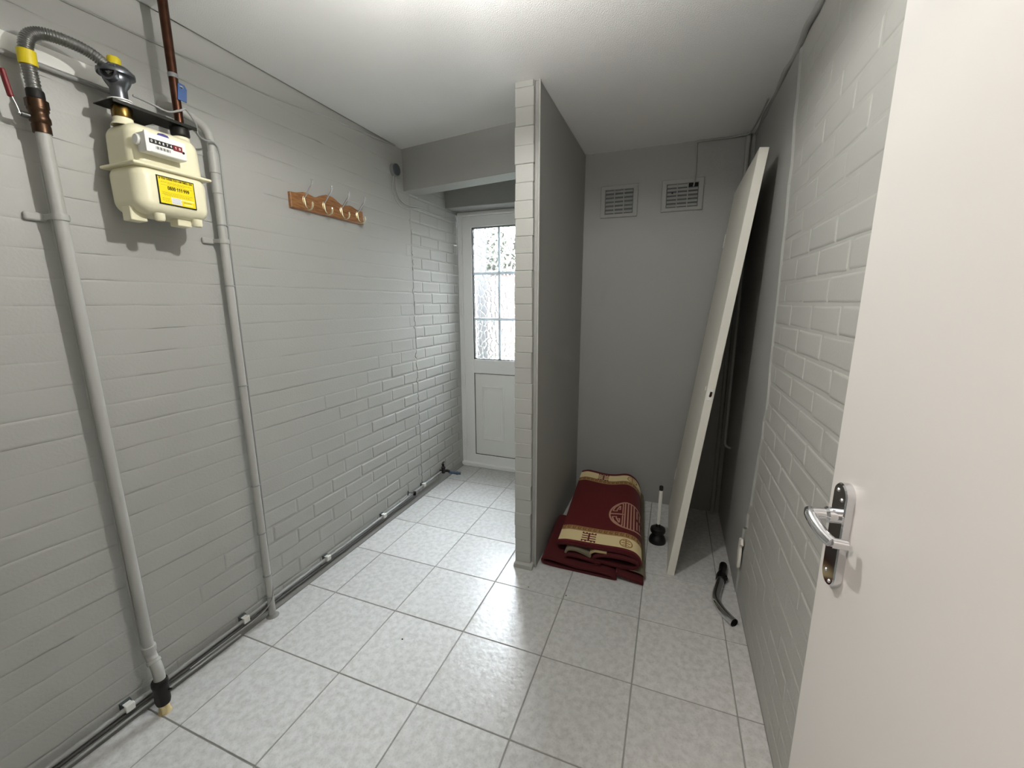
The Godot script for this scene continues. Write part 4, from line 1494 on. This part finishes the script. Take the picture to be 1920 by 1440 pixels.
func build_coat_rack() -> void:
	var at := tt(LW, 5.17, -3.03)
	var o := thing("coat_rack", "brown wooden coat rack board with a wavy top edge on the left wall", "coat rack", at)
	var face := Basis(Vector3(0, 0, -1), Vector3(0, 1, 0), Vector3(1, 0, 0))
	var prof := [[-2.36, 5.365], [-2.46, 5.375], [-2.57, 5.405], [-2.635, 5.408], [-2.70, 5.392], [-2.76, 5.382], [-2.82, 5.396], [-2.90, 5.436], [-2.97, 5.458], [-3.04, 5.464], [-3.10, 5.455], [-3.17, 5.425], [-3.24, 5.392], [-3.30, 5.382], [-3.37, 5.396], [-3.43, 5.408], [-3.49, 5.404], [-3.56, 5.382], [-3.63, 5.375], [-3.71, 5.372], [-3.71, 5.178], [-2.36, 5.174]]
	var poly := PackedVector2Array()
	for p in prof: poly.append(Vector2(-(p[0] + 3.03), p[1] - 5.17) * T)
	var st := mb()
	prism(st, poly, 0.017, Transform3D(face, Vector3(0.001, 0, 0)), 0.003)
	obj("board", st, m.wood, o)
	var names := ["leftmost polished double hook on the wooden coat rack", "second polished double hook from the left on the coat rack", "third polished double hook from the left on the coat rack", "rightmost polished double hook on the wooden coat rack"]
	var zs := [-2.565, -2.905, -3.235, -3.57]
	for k in 4:
		var b := tt(LW, 5.335, zs[k]) + Vector3(0.018, 0, 0) - at
		var hk := Node3D.new()
		put(o, hk, "coat_hook")
		hk.set_meta("label", names[k])
		hk.position = b
		# oval rose, the long upper prong and the curled lower prong
		st = mb()
		prism(st, oval(0.0095, 0.019), 0.003, Transform3D(face, Vector3(0, -0.012, 0)), 0.001)
		obj("rose", st, m.pale_brass, hk)
		st = mb()
		var up := smooth_path([Vector3(0.002, -0.002, 0), Vector3(0.016, 0.010, 0), Vector3(0.034, 0.030, 0), Vector3(0.050, 0.046, 0), Vector3(0.056, 0.060, 0), Vector3(0.057, 0.066, 0)], 5)
		tube(st, up, 0.0035, 10)
		round_box(st, Vector3(0.057, 0.069, 0), Vector3(0.010, 0.010, 0.010), 0.0049, 3)
		obj("upper_prong", st, m.chrome, hk)
		st = mb()
		var lo := smooth_path([Vector3(0.004, -0.002, 0), Vector3(0.006, -0.020, 0), Vector3(0.010, -0.040, 0), Vector3(0.024, -0.053, 0), Vector3(0.041, -0.050, 0), Vector3(0.049, -0.036, 0), Vector3(0.049, -0.030, 0)], 5)
		tube(st, lo, 0.0044, 10)
		round_box(st, Vector3(0.049, -0.027, 0), Vector3(0.011, 0.011, 0.011), 0.0054, 3)
		obj("lower_prong", st, m.pale_brass, hk)


func oval(a: float, b: float) -> PackedVector2Array:
	var p := PackedVector2Array()
	for k in 20:
		p.append(Vector2(a * cos(TAU * k / 20), b * sin(TAU * k / 20)))
	return p


func build_junction_box() -> void:
	var at := tt(LW, 6.23, -4.62)
	var o := thing("junction_box", "round grey junction box high on the left wall beside the beam", "junction box", at)
	var st := mb()
	lathe(st, [Vector2(0.0, 0.0), Vector2(0.036, 0.0), Vector2(0.036, 0.022), Vector2(0.033, 0.024)], Transform3D(Basis(Vector3(0, 0, 1), -PI / 2), Vector3.ZERO), 28)
	obj("base", st, m.grey_plastic, o)
	st = mb()
	lathe(st, [Vector2(0.033, 0.020), Vector2(0.0325, 0.030), Vector2(0.028, 0.033), Vector2(0.0, 0.033)], Transform3D(Basis(Vector3(0, 0, 1), -PI / 2), Vector3.ZERO), 28)
	obj("lid", st, m.lid_grey, o)
	var P := func(d: float, y: float, z: float) -> Vector3: return tt(LW + d, y, z)
	cable("wall_cable", "grey painted cable hanging from the round junction box and curving to the back door", [P.call(0.03, 6.14, -4.60), P.call(0.025, 5.95, -4.56), P.call(0.025, 5.79, -4.60), P.call(0.025, 5.68, -4.75), P.call(0.025, 5.67, -4.98), P.call(0.025, 5.73, -5.25), P.call(0.025, 5.745, -5.50), P.call(0.025, 5.735, -5.9), P.call(0.025, 5.76, -6.4), P.call(0.025, 5.79, -6.82)], 0.0036, m.wall_paint)
	cable("wall_cable", "second grey painted cable, the inner of the two below the round junction box", [P.call(0.03, 6.14, -4.66), P.call(0.025, 5.95, -4.66), P.call(0.025, 5.80, -4.74), P.call(0.025, 5.735, -4.92), P.call(0.025, 5.745, -5.12), P.call(0.035, 5.76, -5.27), P.call(0.04, 5.77, -5.45)], 0.0036, m.wall_paint)


# ------------------------------------------------------------------ alcove: vents, cables, pipes

func build_vent(x0: float, y0: float, x1: float, y1: float, label: String, broken: bool) -> void:
	var at := tt((x0 + x1) / 2, y0, -6.38)
	var o := thing("wall_vent", label, "vent", at, "")
	var w := (x1 - x0) * T
	var h := (y1 - y0) * T
	var st := mb()
	box(st, Vector3(0, h / 2, 0.0015), Vector3(w - 0.004, h - 0.004, 0.003), 0.0)
	obj("backing", st, m.lid_grey, o)
	st = mb()
	ring(st, -w / 2, 0, w / 2, h, [0.028, 0.022, 0.028, 0.026], 0.0, 0.012, 0.003)
	var cw := (w - 0.056) / 3
	for k in [1, 2]:
		box(st, Vector3(-w / 2 + 0.028 + cw * k, h / 2 - 0.002, 0.0055), Vector3(0.006, h - 0.046, 0.010), 0.001)
	obj("frame", st, m.plaster_paint, o)
	var rows := 6
	var rh := (h - 0.048) / rows
	for r in rows:
		for c in 3:
			var p := Vector3(-w / 2 + 0.028 + cw * (c + 0.5), 0.022 + rh * (r + 0.5), 0.006)
			if broken and r == 5 and c == 2:
				st = mb()
				box(st, Vector3(p.x, p.y, 0.0045), Vector3(cw - 0.007, rh * 0.95, 0.004), 0.0)
				obj("open_slot", st, m.void_dark, o, "dark open slot where a louvre is missing")
				continue
			st = mb()
			box(st, p, Vector3(cw - 0.006, rh * 0.72, 0.0025), 0.0006, Basis(Vector3(1, 0, 0), -0.55 if not (broken and r == 5) else -0.25))
			obj("louvre", st, m.plaster_paint, o)
	if broken:
		st = mb()
		lathe(st, [Vector2(0.0, 0.001), Vector2(0.005, 0.001), Vector2(0.005, 0.0)], Transform3D(Basis(Vector3(1, 0, 0), PI / 2), Vector3(-w / 2 + 0.028 + cw * 0.55, 0.022 + rh * 3.75, 0.0095)), 12)
		obj("hole", st, m.void_dark, o)


func build_vents() -> void:
	build_vent(1.755, 5.51, 2.415, 6.065, "left louvred wall vent, intact, painted grey on the back wall", false)
	build_vent(2.82, 5.54, 3.495, 6.065, "right louvred wall vent with a broken dark slot and a cable going in", true)
	cable("alcove_cable", "thin painted cable from the broken vent up and along the ceiling edge", [tt(3.33, 5.93, -6.36), tt(3.34, 5.98, -6.33), tt(3.345, 6.15, -6.345), tt(3.34, 6.4, -6.345), tt(3.335, 6.57, -6.345), tt(3.37, 6.62, -6.345), tt(3.55, 6.625, -6.345), tt(3.85, 6.625, -6.345), tt(4.0, 6.62, -6.29), tt(4.10, 6.61, -6.20), tt(4.135, 6.61, -5.7), tt(4.14, 6.61, -5.0)], 0.0040, m.plaster_paint)


func build_alcove_pipes() -> void:
	cable("corner_conduit", "vertical grey painted conduit in the far right corner above the leaning door", [tt(4.10, 0.0, -6.325), tt(4.10, 3.0, -6.325), tt(4.10, 6.648, -6.325)], 0.013, m.plaster_paint, "conduit", 2)
	var o := cable("hidden_conduit", "thin vertical conduit with bent foot in the dark gap behind the leaning door", [tt(4.11, 5.5, -5.62), tt(4.11, 4.0, -5.62), tt(4.11, 2.4, -5.62), tt(4.11, 1.75, -5.62), tt(4.115, 1.62, -5.60), tt(4.16, 1.58, -5.57), tt(4.20, 1.58, -5.56)], 0.0075, m.plaster_paint, "conduit", 5)


# ------------------------------------------------------------------ floor things in the alcove

func rug_image() -> Image:
	# u: 0 .. 1.55 tiles across from the left edge; v: front (bottom) to rear (top)
	var w := 620
	var h := 860
	var im := Image.create(w, h, false, Image.FORMAT_RGB8)
	var red := Color(0.32, 0.008, 0.018)
	var cream := Color(0.86, 0.79, 0.60)
	var dark := Color(0.34, 0.03, 0.07)
	var gold := Color(0.60, 0.47, 0.28)
	var tan_ := Color(0.66, 0.50, 0.42)
	im.fill(red)
	var V := func(v: float) -> int: return int((1.0 - v) * h)
	var band := func(v0: float, v1: float, c: Color): im.fill_rect(Rect2i(0, V.call(v1), w, V.call(v0) - V.call(v1)), c)
	band.call(0.0, 0.022, dark)
	band.call(0.022, 0.140, cream)
	band.call(0.140, 0.195, gold)
	band.call(0.81, 0.865, gold)
	band.call(0.865, 0.965, cream)
	band.call(0.965, 1.0, dark)
	# meander on the two narrow borders
	for y0 in [V.call(0.195), V.call(0.865)]:
		var bh: int = int(0.055 * h)
		im.fill_rect(Rect2i(0, y0, w, 3), dark)
		im.fill_rect(Rect2i(0, y0 + bh - 3, w, 3), tan_)
		for k in range(0, w, 34):
			var c := Color(0.40, 0.26, 0.14)
			im.fill_rect(Rect2i(k + 2, y0 + 10, 26, 5), c)
			im.fill_rect(Rect2i(k + 2, y0 + 10, 5, 24), c)
			im.fill_rect(Rect2i(k + 2, y0 + 30, 18, 5), c)
			im.fill_rect(Rect2i(k + 15, y0 + 20, 5, 14), c)
	# dark comb-like motif and gold ring motif on the cream bands
	for s in [[0.30, 0.082, dark, true], [0.665, 0.08, gold, false], [0.32, 0.915, dark, true], [0.70, 0.915, gold, false]]:
		var cx := int(s[0] * w)
		var cy: int = V.call(s[1])
		if s[3]:
			im.fill_rect(Rect2i(cx - 5, cy - 40, 10, 80), s[2])
			for k in 4:
				var yy: int = cy - 36 + k * 22
				im.fill_rect(Rect2i(cx - 44, yy, 88, 9), s[2])
				if k == 0 or k == 3:
					im.fill_rect(Rect2i(cx - 44, yy - (8 if k == 0 else -6), 9, 12), s[2])
					im.fill_rect(Rect2i(cx + 35, yy - (8 if k == 0 else -6), 9, 12), s[2])
					im.fill_rect(Rect2i(cx - 22, yy - (8 if k == 0 else -6), 9, 12), s[2])
					im.fill_rect(Rect2i(cx + 14, yy - (8 if k == 0 else -6), 9, 12), s[2])
		else:
			arc(im, cx, cy, 40, 8, s[2], 1.0)
			im.fill_rect(Rect2i(cx - 4, cy - 40, 8, 80), s[2])
			im.fill_rect(Rect2i(cx - 26, cy - 5, 52, 9), s[2])
			im.fill_rect(Rect2i(cx - 20, cy + 16, 40, 8), s[2])
			im.fill_rect(Rect2i(cx - 20, cy - 24, 40, 8), s[2])
	# large round medallion half over the right-hand fold
	var mx := int(0.685 * w)
	var my: int = V.call(0.40)
	var r := 138
	arc(im, mx, my, r, 12, tan_, 1.0)
	for x in [-34, -14, 6, 26]:
		im.fill_rect(Rect2i(mx + x, my - 126, 10, 252), tan_)
	im.fill_rect(Rect2i(mx - r + 4, my - 6, r - 40, 12), tan_)
	for s in [-1, 1]:      # squared spirals in the left half
		var sp := [[-44, 14], [-44, 112], [-62, 112], [-100, 70], [-112, 34], [-104, 30], [-84, 30], [-84, 44], [-66, 84], [-62, 84], [-62, 48], [-70, 48]]
		for k in sp.size() - 1:
			line(im, mx + sp[k][0], my + s * sp[k][1], mx + sp[k + 1][0], my + s * sp[k + 1][1], 8, tan_)
	for s in [-1, 1]:
		for k in 3:
			im.fill_rect(Rect2i(mx + 48 + k * 22, my + (14 if s > 0 else -100 + k * 16), 9, 86 - k * 16), tan_)
	return im


func line(im: Image, x0: int, y0: int, x1: int, y1: int, w: int, c: Color) -> void:
	var n := maxi(absi(x1 - x0), absi(y1 - y0))
	for k in n + 1:
		var x := roundi(lerpf(x0, x1, float(k) / maxi(n, 1)))
		var y := roundi(lerpf(y0, y1, float(k) / maxi(n, 1)))
		im.fill_rect(Rect2i(x - w / 2, y - w / 2, w, w), c)


func arc(im: Image, cx: int, cy: int, r: int, w: int, c: Color, squash: float) -> void:
	for y in range(-r, r + 1):
		for x in range(-r, r + 1):
			var d := sqrt(x * x + y * y)
			if d <= r and d > r - w:
				var px := cx + x
				var py := cy + int(y * squash)
				if px >= 0 and py >= 0 and px < im.get_width() and py < im.get_height():
					im.set_pixel(px, py, c)


# A layer of rug: a centre line in x and y (tiles), drawn out from the front to the back, where the pile rises.
func rug_layer(st: SurfaceTool, line: Array, thick: float, zf: float, zr: float, base: Vector3, uv := false, close := false, skew := 0.0) -> void:
	var pts := []
	for p in line: pts.append(Vector3(p[0], p[1], 0))
	if close: pts.append(pts[0])
	var path := smooth_path(pts, 6)
	var n := path.size()
	var arc_len := [0.0]
	for i in n - 1: arc_len.append(arc_len[i] + (path[i + 1] - path[i]).length())
	var rows := 14
	var top := []
	var bot := []
	var tn := []
	for i in n:
		var a: Vector3 = path[maxi(i - 1, 0)] if not close or i > 0 else path[n - 2]
		var b: Vector3 = path[mini(i + 1, n - 1)] if not close or i < n - 1 else path[1]
		var d := (b - a).normalized()
		tn.append(Vector3(-d.y, d.x, 0))
	var place := func(p: Vector3, v: float) -> Vector3:
		var k := smoothstep(0.0, 1.0, v)
		var x := lerpf(p.x, 1.64 + (p.x - 1.70) * 0.905, v)
		var u := clampf((p.x - 1.7) / 1.2, 0.0, 1.0)
		var rise := lerpf(0.98, 0.66, pow(u, 0.7)) + 0.10 * exp(-pow((u - 0.82) * 6.0, 2.0)) - 0.07 * exp(-pow((u - 0.45) * 4.0, 2.0))
		var y := p.y * (1.0 + rise * lerpf(v, k, 0.5))
		return tt(x, maxf(y, 0.004), lerpf(zf + skew * (p.x - 1.7), zr, v)) - base
	for j in rows + 1:
		var v := float(j) / rows
		for i in n:
			top.append(place.call(path[i] + tn[i] * thick / 2, v))
			bot.append(place.call(path[i] - tn[i] * thick / 2, v))
	for side in 2:
		var G: Array = top if side == 0 else bot
		var N := []
		for j in rows + 1:
			for i in n:
				var i0 := maxi(i - 1, 0)
				var i1 := mini(i + 1, n - 1)
				var du: Vector3 = G[j * n + i1] - G[j * n + i0]
				var dv: Vector3 = G[mini(j + 1, rows) * n + i] - G[maxi(j - 1, 0) * n + i]
				N.append(du.cross(dv).normalized() * (-1.0 if du.cross(dv).dot(tn[i]) * (1.0 if side == 0 else -1.0) < 0 else 1.0))
		for j in rows:
			for i in n - 1:
				var q := [j * n + i, j * n + i + 1, (j + 1) * n + i + 1, (j + 1) * n + i]
				var uvs := [Vector2.ZERO, Vector2.ZERO, Vector2.ZERO, Vector2.ZERO]
				if uv:
					var v0 := 1.0 - float(j) / rows
					var v1 := 1.0 - float(j + 1) / rows
					uvs = [Vector2(arc_len[i] / 1.55, v0), Vector2(arc_len[i + 1] / 1.55, v0), Vector2(arc_len[i + 1] / 1.55, v1), Vector2(arc_len[i] / 1.55, v1)]
				quad4(st, [G[q[0]], G[q[1]], G[q[2]], G[q[3]]], [N[q[0]], N[q[1]], N[q[2]], N[q[3]]], uvs)
	for j in [0, rows]:
		var nz := Vector3(0, 0, 1 if j == 0 else -1)
		for i in n - 1:
			quad(st, top[j * n + i], top[j * n + i + 1], bot[j * n + i + 1], bot[j * n + i], nz)
	if not close:
		for i in [0, n - 1]:
			for j in rows:
				var nx: Vector3 = (path[i] - path[1 if i == 0 else n - 2]).normalized()
				quad(st, top[j * n + i], top[(j + 1) * n + i], bot[(j + 1) * n + i], bot[j * n + i], nx)


func build_rug() -> void:
	var at := tt(2.25, 0, -4.9)
	var o := thing("folded_rug", "folded burgundy rug with cream borders heaped on the alcove floor", "rug", at)
	# the printed panel on top, which turns down over the right-hand fold
	var st := mb()
	rug_layer(st, [[1.70, 0.300], [1.82, 0.330], [1.96, 0.340], [2.18, 0.346], [2.40, 0.354], [2.60, 0.364], [2.74, 0.362], [2.86, 0.332], [2.935, 0.262], [2.955, 0.185]], 0.028, -3.85, -6.02, at, true)
	obj("top_panel", st, m.rug_print, o, "dark red panel with cream bands and a round medallion")
	st = mb()
	rug_layer(st, [[1.69, 0.282], [1.82, 0.305], [1.96, 0.315], [2.18, 0.320], [2.40, 0.328], [2.60, 0.338], [2.73, 0.335], [2.84, 0.306], [2.91, 0.25], [2.928, 0.18]], 0.026, -3.825, -6.0, at)
	obj("top_edge", st, m.rug_red, o)
	# flattened loops below it
	st = mb()
	rug_layer(st, [[2.277, 0.205], [2.382, 0.262], [2.590, 0.285], [2.780, 0.280], [2.890, 0.255], [2.912, 0.206], [2.844, 0.160], [2.667, 0.148], [2.472, 0.154], [2.329, 0.170]], 0.030, -3.76, -5.8, at, false, true)
	obj("fold", st, m.rug_red, o)
	st = mb()
	rug_layer(st, [[1.845, 0.118], [1.873, 0.172], [1.985, 0.186], [2.103, 0.180], [2.234, 0.164], [2.378, 0.138], [2.251, 0.100], [2.077, 0.080], [1.929, 0.078]], 0.030, -3.73, -5.7, at, false, true)
	obj("fold", st, m.rug_red, o)
	st = mb()
	rug_layer(st, [[1.839, 0.185], [1.882, 0.245], [1.987, 0.262], [2.106, 0.240], [2.231, 0.200]], 0.030, -3.775, -5.7, at)
	obj("backing_fold", st, m.rug_beige, o, "pale backing of the rug showing in a fold")
	st = mb()
	rug_layer(st, [[2.215, 0.235], [2.28, 0.288], [2.377, 0.298], [2.462, 0.300]], 0.016, -3.79, -5.7, at)
	obj("cream_fold", st, m.rug_cream, o, "cream edge peeping out between two folds")
	# lowest layers, reaching further forward and to the left
	st = mb()
	rug_layer(st, [[1.510, 0.085], [1.56, 0.118], [1.681, 0.122], [1.862, 0.100], [2.054, 0.078], [2.269, 0.082], [2.479, 0.082], [2.605, 0.052], [2.620, 0.026], [2.520, 0.018], [2.30, 0.018], [2.0, 0.018], [1.70, 0.022], [1.54, 0.040]], 0.030, -3.63, -4.75, at, false, true)
	obj("fold", st, m.rug_red, o)
	st = mb()
	rug_layer(st, [[2.627, 0.110], [2.724, 0.080], [2.847, 0.050], [3.007, 0.026]], 0.036, -3.655, -5.6, at)
	obj("fold", st, m.rug_red, o)
	st = mb()
	rug_layer(st, [[2.80, 0.130], [2.93, 0.115], [3.0, 0.085], [3.015, 0.05], [2.99, 0.02], [2.80, 0.015]], 0.020, -3.78, -6.3, at)
	obj("backing_fold", st, m.rug_beige, o, "pale backing strip along the right side")


func build_plunger() -> void:
	var at := tt(3.15, 0, -4.92)
	var o := thing("sink_plunger", "black rubber sink plunger with a white handle beside the folded rug", "plunger", at)
	var st := mb()
	lathe(st, [Vector2(0.036, 0.0), Vector2(0.0465, 0.001), Vector2(0.047, 0.012), Vector2(0.044, 0.026), Vector2(0.036, 0.040), Vector2(0.030, 0.050), Vector2(0.030, 0.056), Vector2(0.040, 0.064), Vector2(0.0425, 0.074), Vector2(0.040, 0.086), Vector2(0.028, 0.094), Vector2(0.014, 0.097), Vector2(0.011, 0.112), Vector2(0.0, 0.112)], Transform3D.IDENTITY, 32)
	obj("cup", st, m.black_rubber, o)
	st = mb()
	tube(st, [Vector3(0, 0.095, 0), Vector3(0.003, 0.33, -0.002)], 0.0098, 18)
	obj("handle", st, m.white_plastic, o)
	st = mb()
	lathe(st, [Vector2(0.0104, 0.0), Vector2(0.0108, 0.004), Vector2(0.0106, 0.022), Vector2(0.009, 0.026), Vector2(0.0, 0.027)], Transform3D(Basis.IDENTITY, Vector3(0.0028, 0.318, -0.002)), 18)
	obj("end_cap", st, m.black_plastic, o, "black end cap")


func build_tube() -> void:
	var at := tt(3.97, 0, -3.75)
	var o := thing("vacuum_tube", "bent chrome vacuum cleaner tube lying at the foot of the right wall", "tube", at)
	var pts := []
	for p in [[4.075, 0.06, -4.30], [4.045, 0.055, -4.14], [3.99, 0.052, -3.92], [3.95, 0.052, -3.74], [3.945, 0.052, -3.62], [3.985, 0.052, -3.48], [4.05, 0.052, -3.36], [4.115, 0.052, -3.27]]:
		pts.append(tt(p[0], p[1], p[2]) - at)
	var path := smooth_path(pts, 6)
	var st := mb()
	tube(st, path, 0.0185, 22, false)
	tube(st, [path[-1], path[-1] + (path[-3] - path[-1])], 0.0168, 20, false)
	obj("tube", st, m.chrome, o)
	st = mb()
	var e: Vector3 = path[-1]
	var dir: Vector3 = (path[-1] - path[-2]).normalized()
	lathe(st, [Vector2(0.0, -0.012), Vector2(0.0167, -0.012), Vector2(0.0167, -0.002)], along(e, e + dir), 20)
	obj("bore", st, m.void_dark, o)
	st = mb()
	var a := tt(4.055, 0.056, -4.19) - at
	var b := tt(4.135, 0.075, -4.62) - at
	var xf := along(a, b)
	lathe(st, [Vector2(0.0186, -0.030), Vector2(0.0230, -0.028), Vector2(0.0240, 0.0), Vector2(0.0215, 0.020), Vector2(0.0185, 0.024), Vector2(0.0178, 0.075), Vector2(0.0185, 0.10), Vector2(0.0160, 0.110), Vector2(0.0, 0.111)], xf, 22)
	var s := obj("end_sleeve", st, m.black_plastic, o, "black plastic end sleeve")
	st = mb()
	round_box(st, a + Vector3(0.018, 0.006, 0.01), Vector3(0.016, 0.018, 0.024), 0.004, 2)
	obj("catch", st, m.black_plastic, s)


func build_debris() -> void:
	var spots := [[0.375, -1.63, "small red brown crumb on the tile between the pipes and the partition", 0.007], [2.03, -3.07, "tiny brown crumb on the tile in front of the rug", 0.006], [1.49, -3.05, "dark fleck on the tile right of the partition foot", 0.005]]
	for s in spots:
		var st := mb()
		round_box(st, Vector3(0, 0.0018, 0), Vector3(s[3], 0.0036, s[3] * 0.7), 0.0016, 2)
		var o := obj("crumb", st, m.dust, self)
		o.position = tt(s[0], 0.002, s[1])
		tag(o, s[2], "debris")


# ------------------------------------------------------------------ outside, seen through the patterned glass

func build_outside() -> void:
	var st := mb()
	tbox(st, Vector3.ZERO, -40, -0.9, -16.0, 25, -0.35, -7.15, 0.0)
	var g := obj("paving", st, m.paving, self)
	tag(g, "pale paving outside the back door", "paving", "", "structure")
	st = mb()
	tbox(st, Vector3.ZERO, -60, -0.9, -60.0, 40, -0.38, -16.0, 0.0)
	g = obj("lawn", st, m.lawn, self)
	tag(g, "green lawn beyond the paving outside the back door", "lawn", "", "structure")
	st = mb()
	tbox(st, Vector3.ZERO, -2.75, -0.4, -8.9, -1.72, 8.5, -7.3, 0.01)
	g = obj("boundary_post", st, m.fence_dark, self)
	tag(g, "dark boundary post seen at the left edge of the door glass", "post")
	st = mb()
	tbox(st, Vector3.ZERO, -34, -0.4, -31.0, 4, 6.2, -30.0, 0.02)
	tbox(st, Vector3.ZERO, -34.1, 6.2, -31.1, 4.1, 6.4, -29.9, 0.02)
	g = obj("garden_wall", st, m.house_brick, self)
	tag(g, "pinkish brick garden wall blurred behind the door glass", "wall")
	st = mb()
	tbox(st, Vector3.ZERO, 1.45, -0.4, -17.0, 6.0, 7.7, -7.15, 0.02)
	g = obj("outbuilding", st, m.wing_render, self)
	tag(g, "rendered outbuilding to the right of the back door outside", "building")
	# three leafy trees behind the wall: a crown of many leaves on a trunk
	var leaf := mb()
	quad(leaf, Vector3(0, 0, 0), Vector3(0.05, 0.05, 0.01), Vector3(0, 0.14, 0), Vector3(-0.05, 0.05, -0.01), Vector3(0, 0, 1))
	var lm := leaf.commit()
	lm.surface_set_material(0, m.leaf)
	var spots := [[-12.6, -34.0, 1.0, "green tree farthest left beyond the brick garden wall outside"], [-7.6, -36.0, 1.15, "middle green tree beyond the brick garden wall outside"], [-2.8, -35.0, 0.9, "green tree farthest right beyond the brick garden wall outside"]]
	for sp in spots:
		var o := thing("garden_tree", sp[3], "tree", tt(sp[0], -0.4, sp[1]), "trees beyond the garden wall")
		st = mb()
		tube(st, smooth_path([Vector3(0, 0, 0), Vector3(0.05, 1.2, 0), Vector3(-0.05, 2.4, 0.1)], 4), [0.12, 0.11, 0.10, 0.1, 0.09, 0.08, 0.07, 0.05, 0.04], 10)
		obj("trunk", st, m.bark, o)
		var mm := MultiMesh.new()
		mm.transform_format = MultiMesh.TRANSFORM_3D
		mm.mesh = lm
		mm.instance_count = 2400
		for k in 2400:
			var d: Vector3 = Vector3(rng.randfn(), rng.randfn(), rng.randfn()).normalized() * pow(rng.randf(), 0.4) * sp[2]
			mm.set_instance_transform(k, Transform3D(Basis.from_euler(Vector3(rng.randf() * TAU, rng.randf() * TAU, rng.randf() * TAU)), Vector3(0, 2.75, 0) + d * Vector3(1.1, 0.95, 0.9)))
		var cr := MultiMeshInstance3D.new()
		cr.multimesh = mm
		put(o, cr, "crown")
		cr.set_meta("kind", "stuff")


func build_hall_lamp() -> void:
	var at := tt(1.3, CEIL, 3.9)
	var o := thing("hall_lamp", "round flush lamp on the hall ceiling behind the doorway", "lamp", at)
	var st := mb()
	lathe(st, [Vector2(0.12, -0.026), Vector2(0.13, -0.03), Vector2(0.14, -0.02), Vector2(0.142, 0.0)], Transform3D.IDENTITY, 36)
	obj("rim", st, m.white_plastic, o)
	var glow := mat("hall_glow", Color(1, 1, 1), 0.5)
	glow.emission_enabled = true
	glow.emission = Color(1.0, 0.92, 0.84)
	glow.emission_energy_multiplier = 1.5
	st = mb()
	lathe(st, [Vector2(0, -0.028), Vector2(0.121, -0.027)], Transform3D.IDENTITY, 36)
	obj("diffuser", st, glow, o)
	var l := AreaLight3D.new()
	l.name = "hall_light"
	l.area_size = Vector2(0.22, 0.22)
	l.area_normalize_energy = true
	l.position = Vector3(0, -0.034, 0)
	l.rotation.x = -PI / 2
	l.light_color = Color(1.0, 0.94, 0.90)
	l.light_energy = 3.8
	l.area_range = 12.0
	l.area_attenuation = 2.0
	l.shadow_enabled = true
	o.add_child(l)
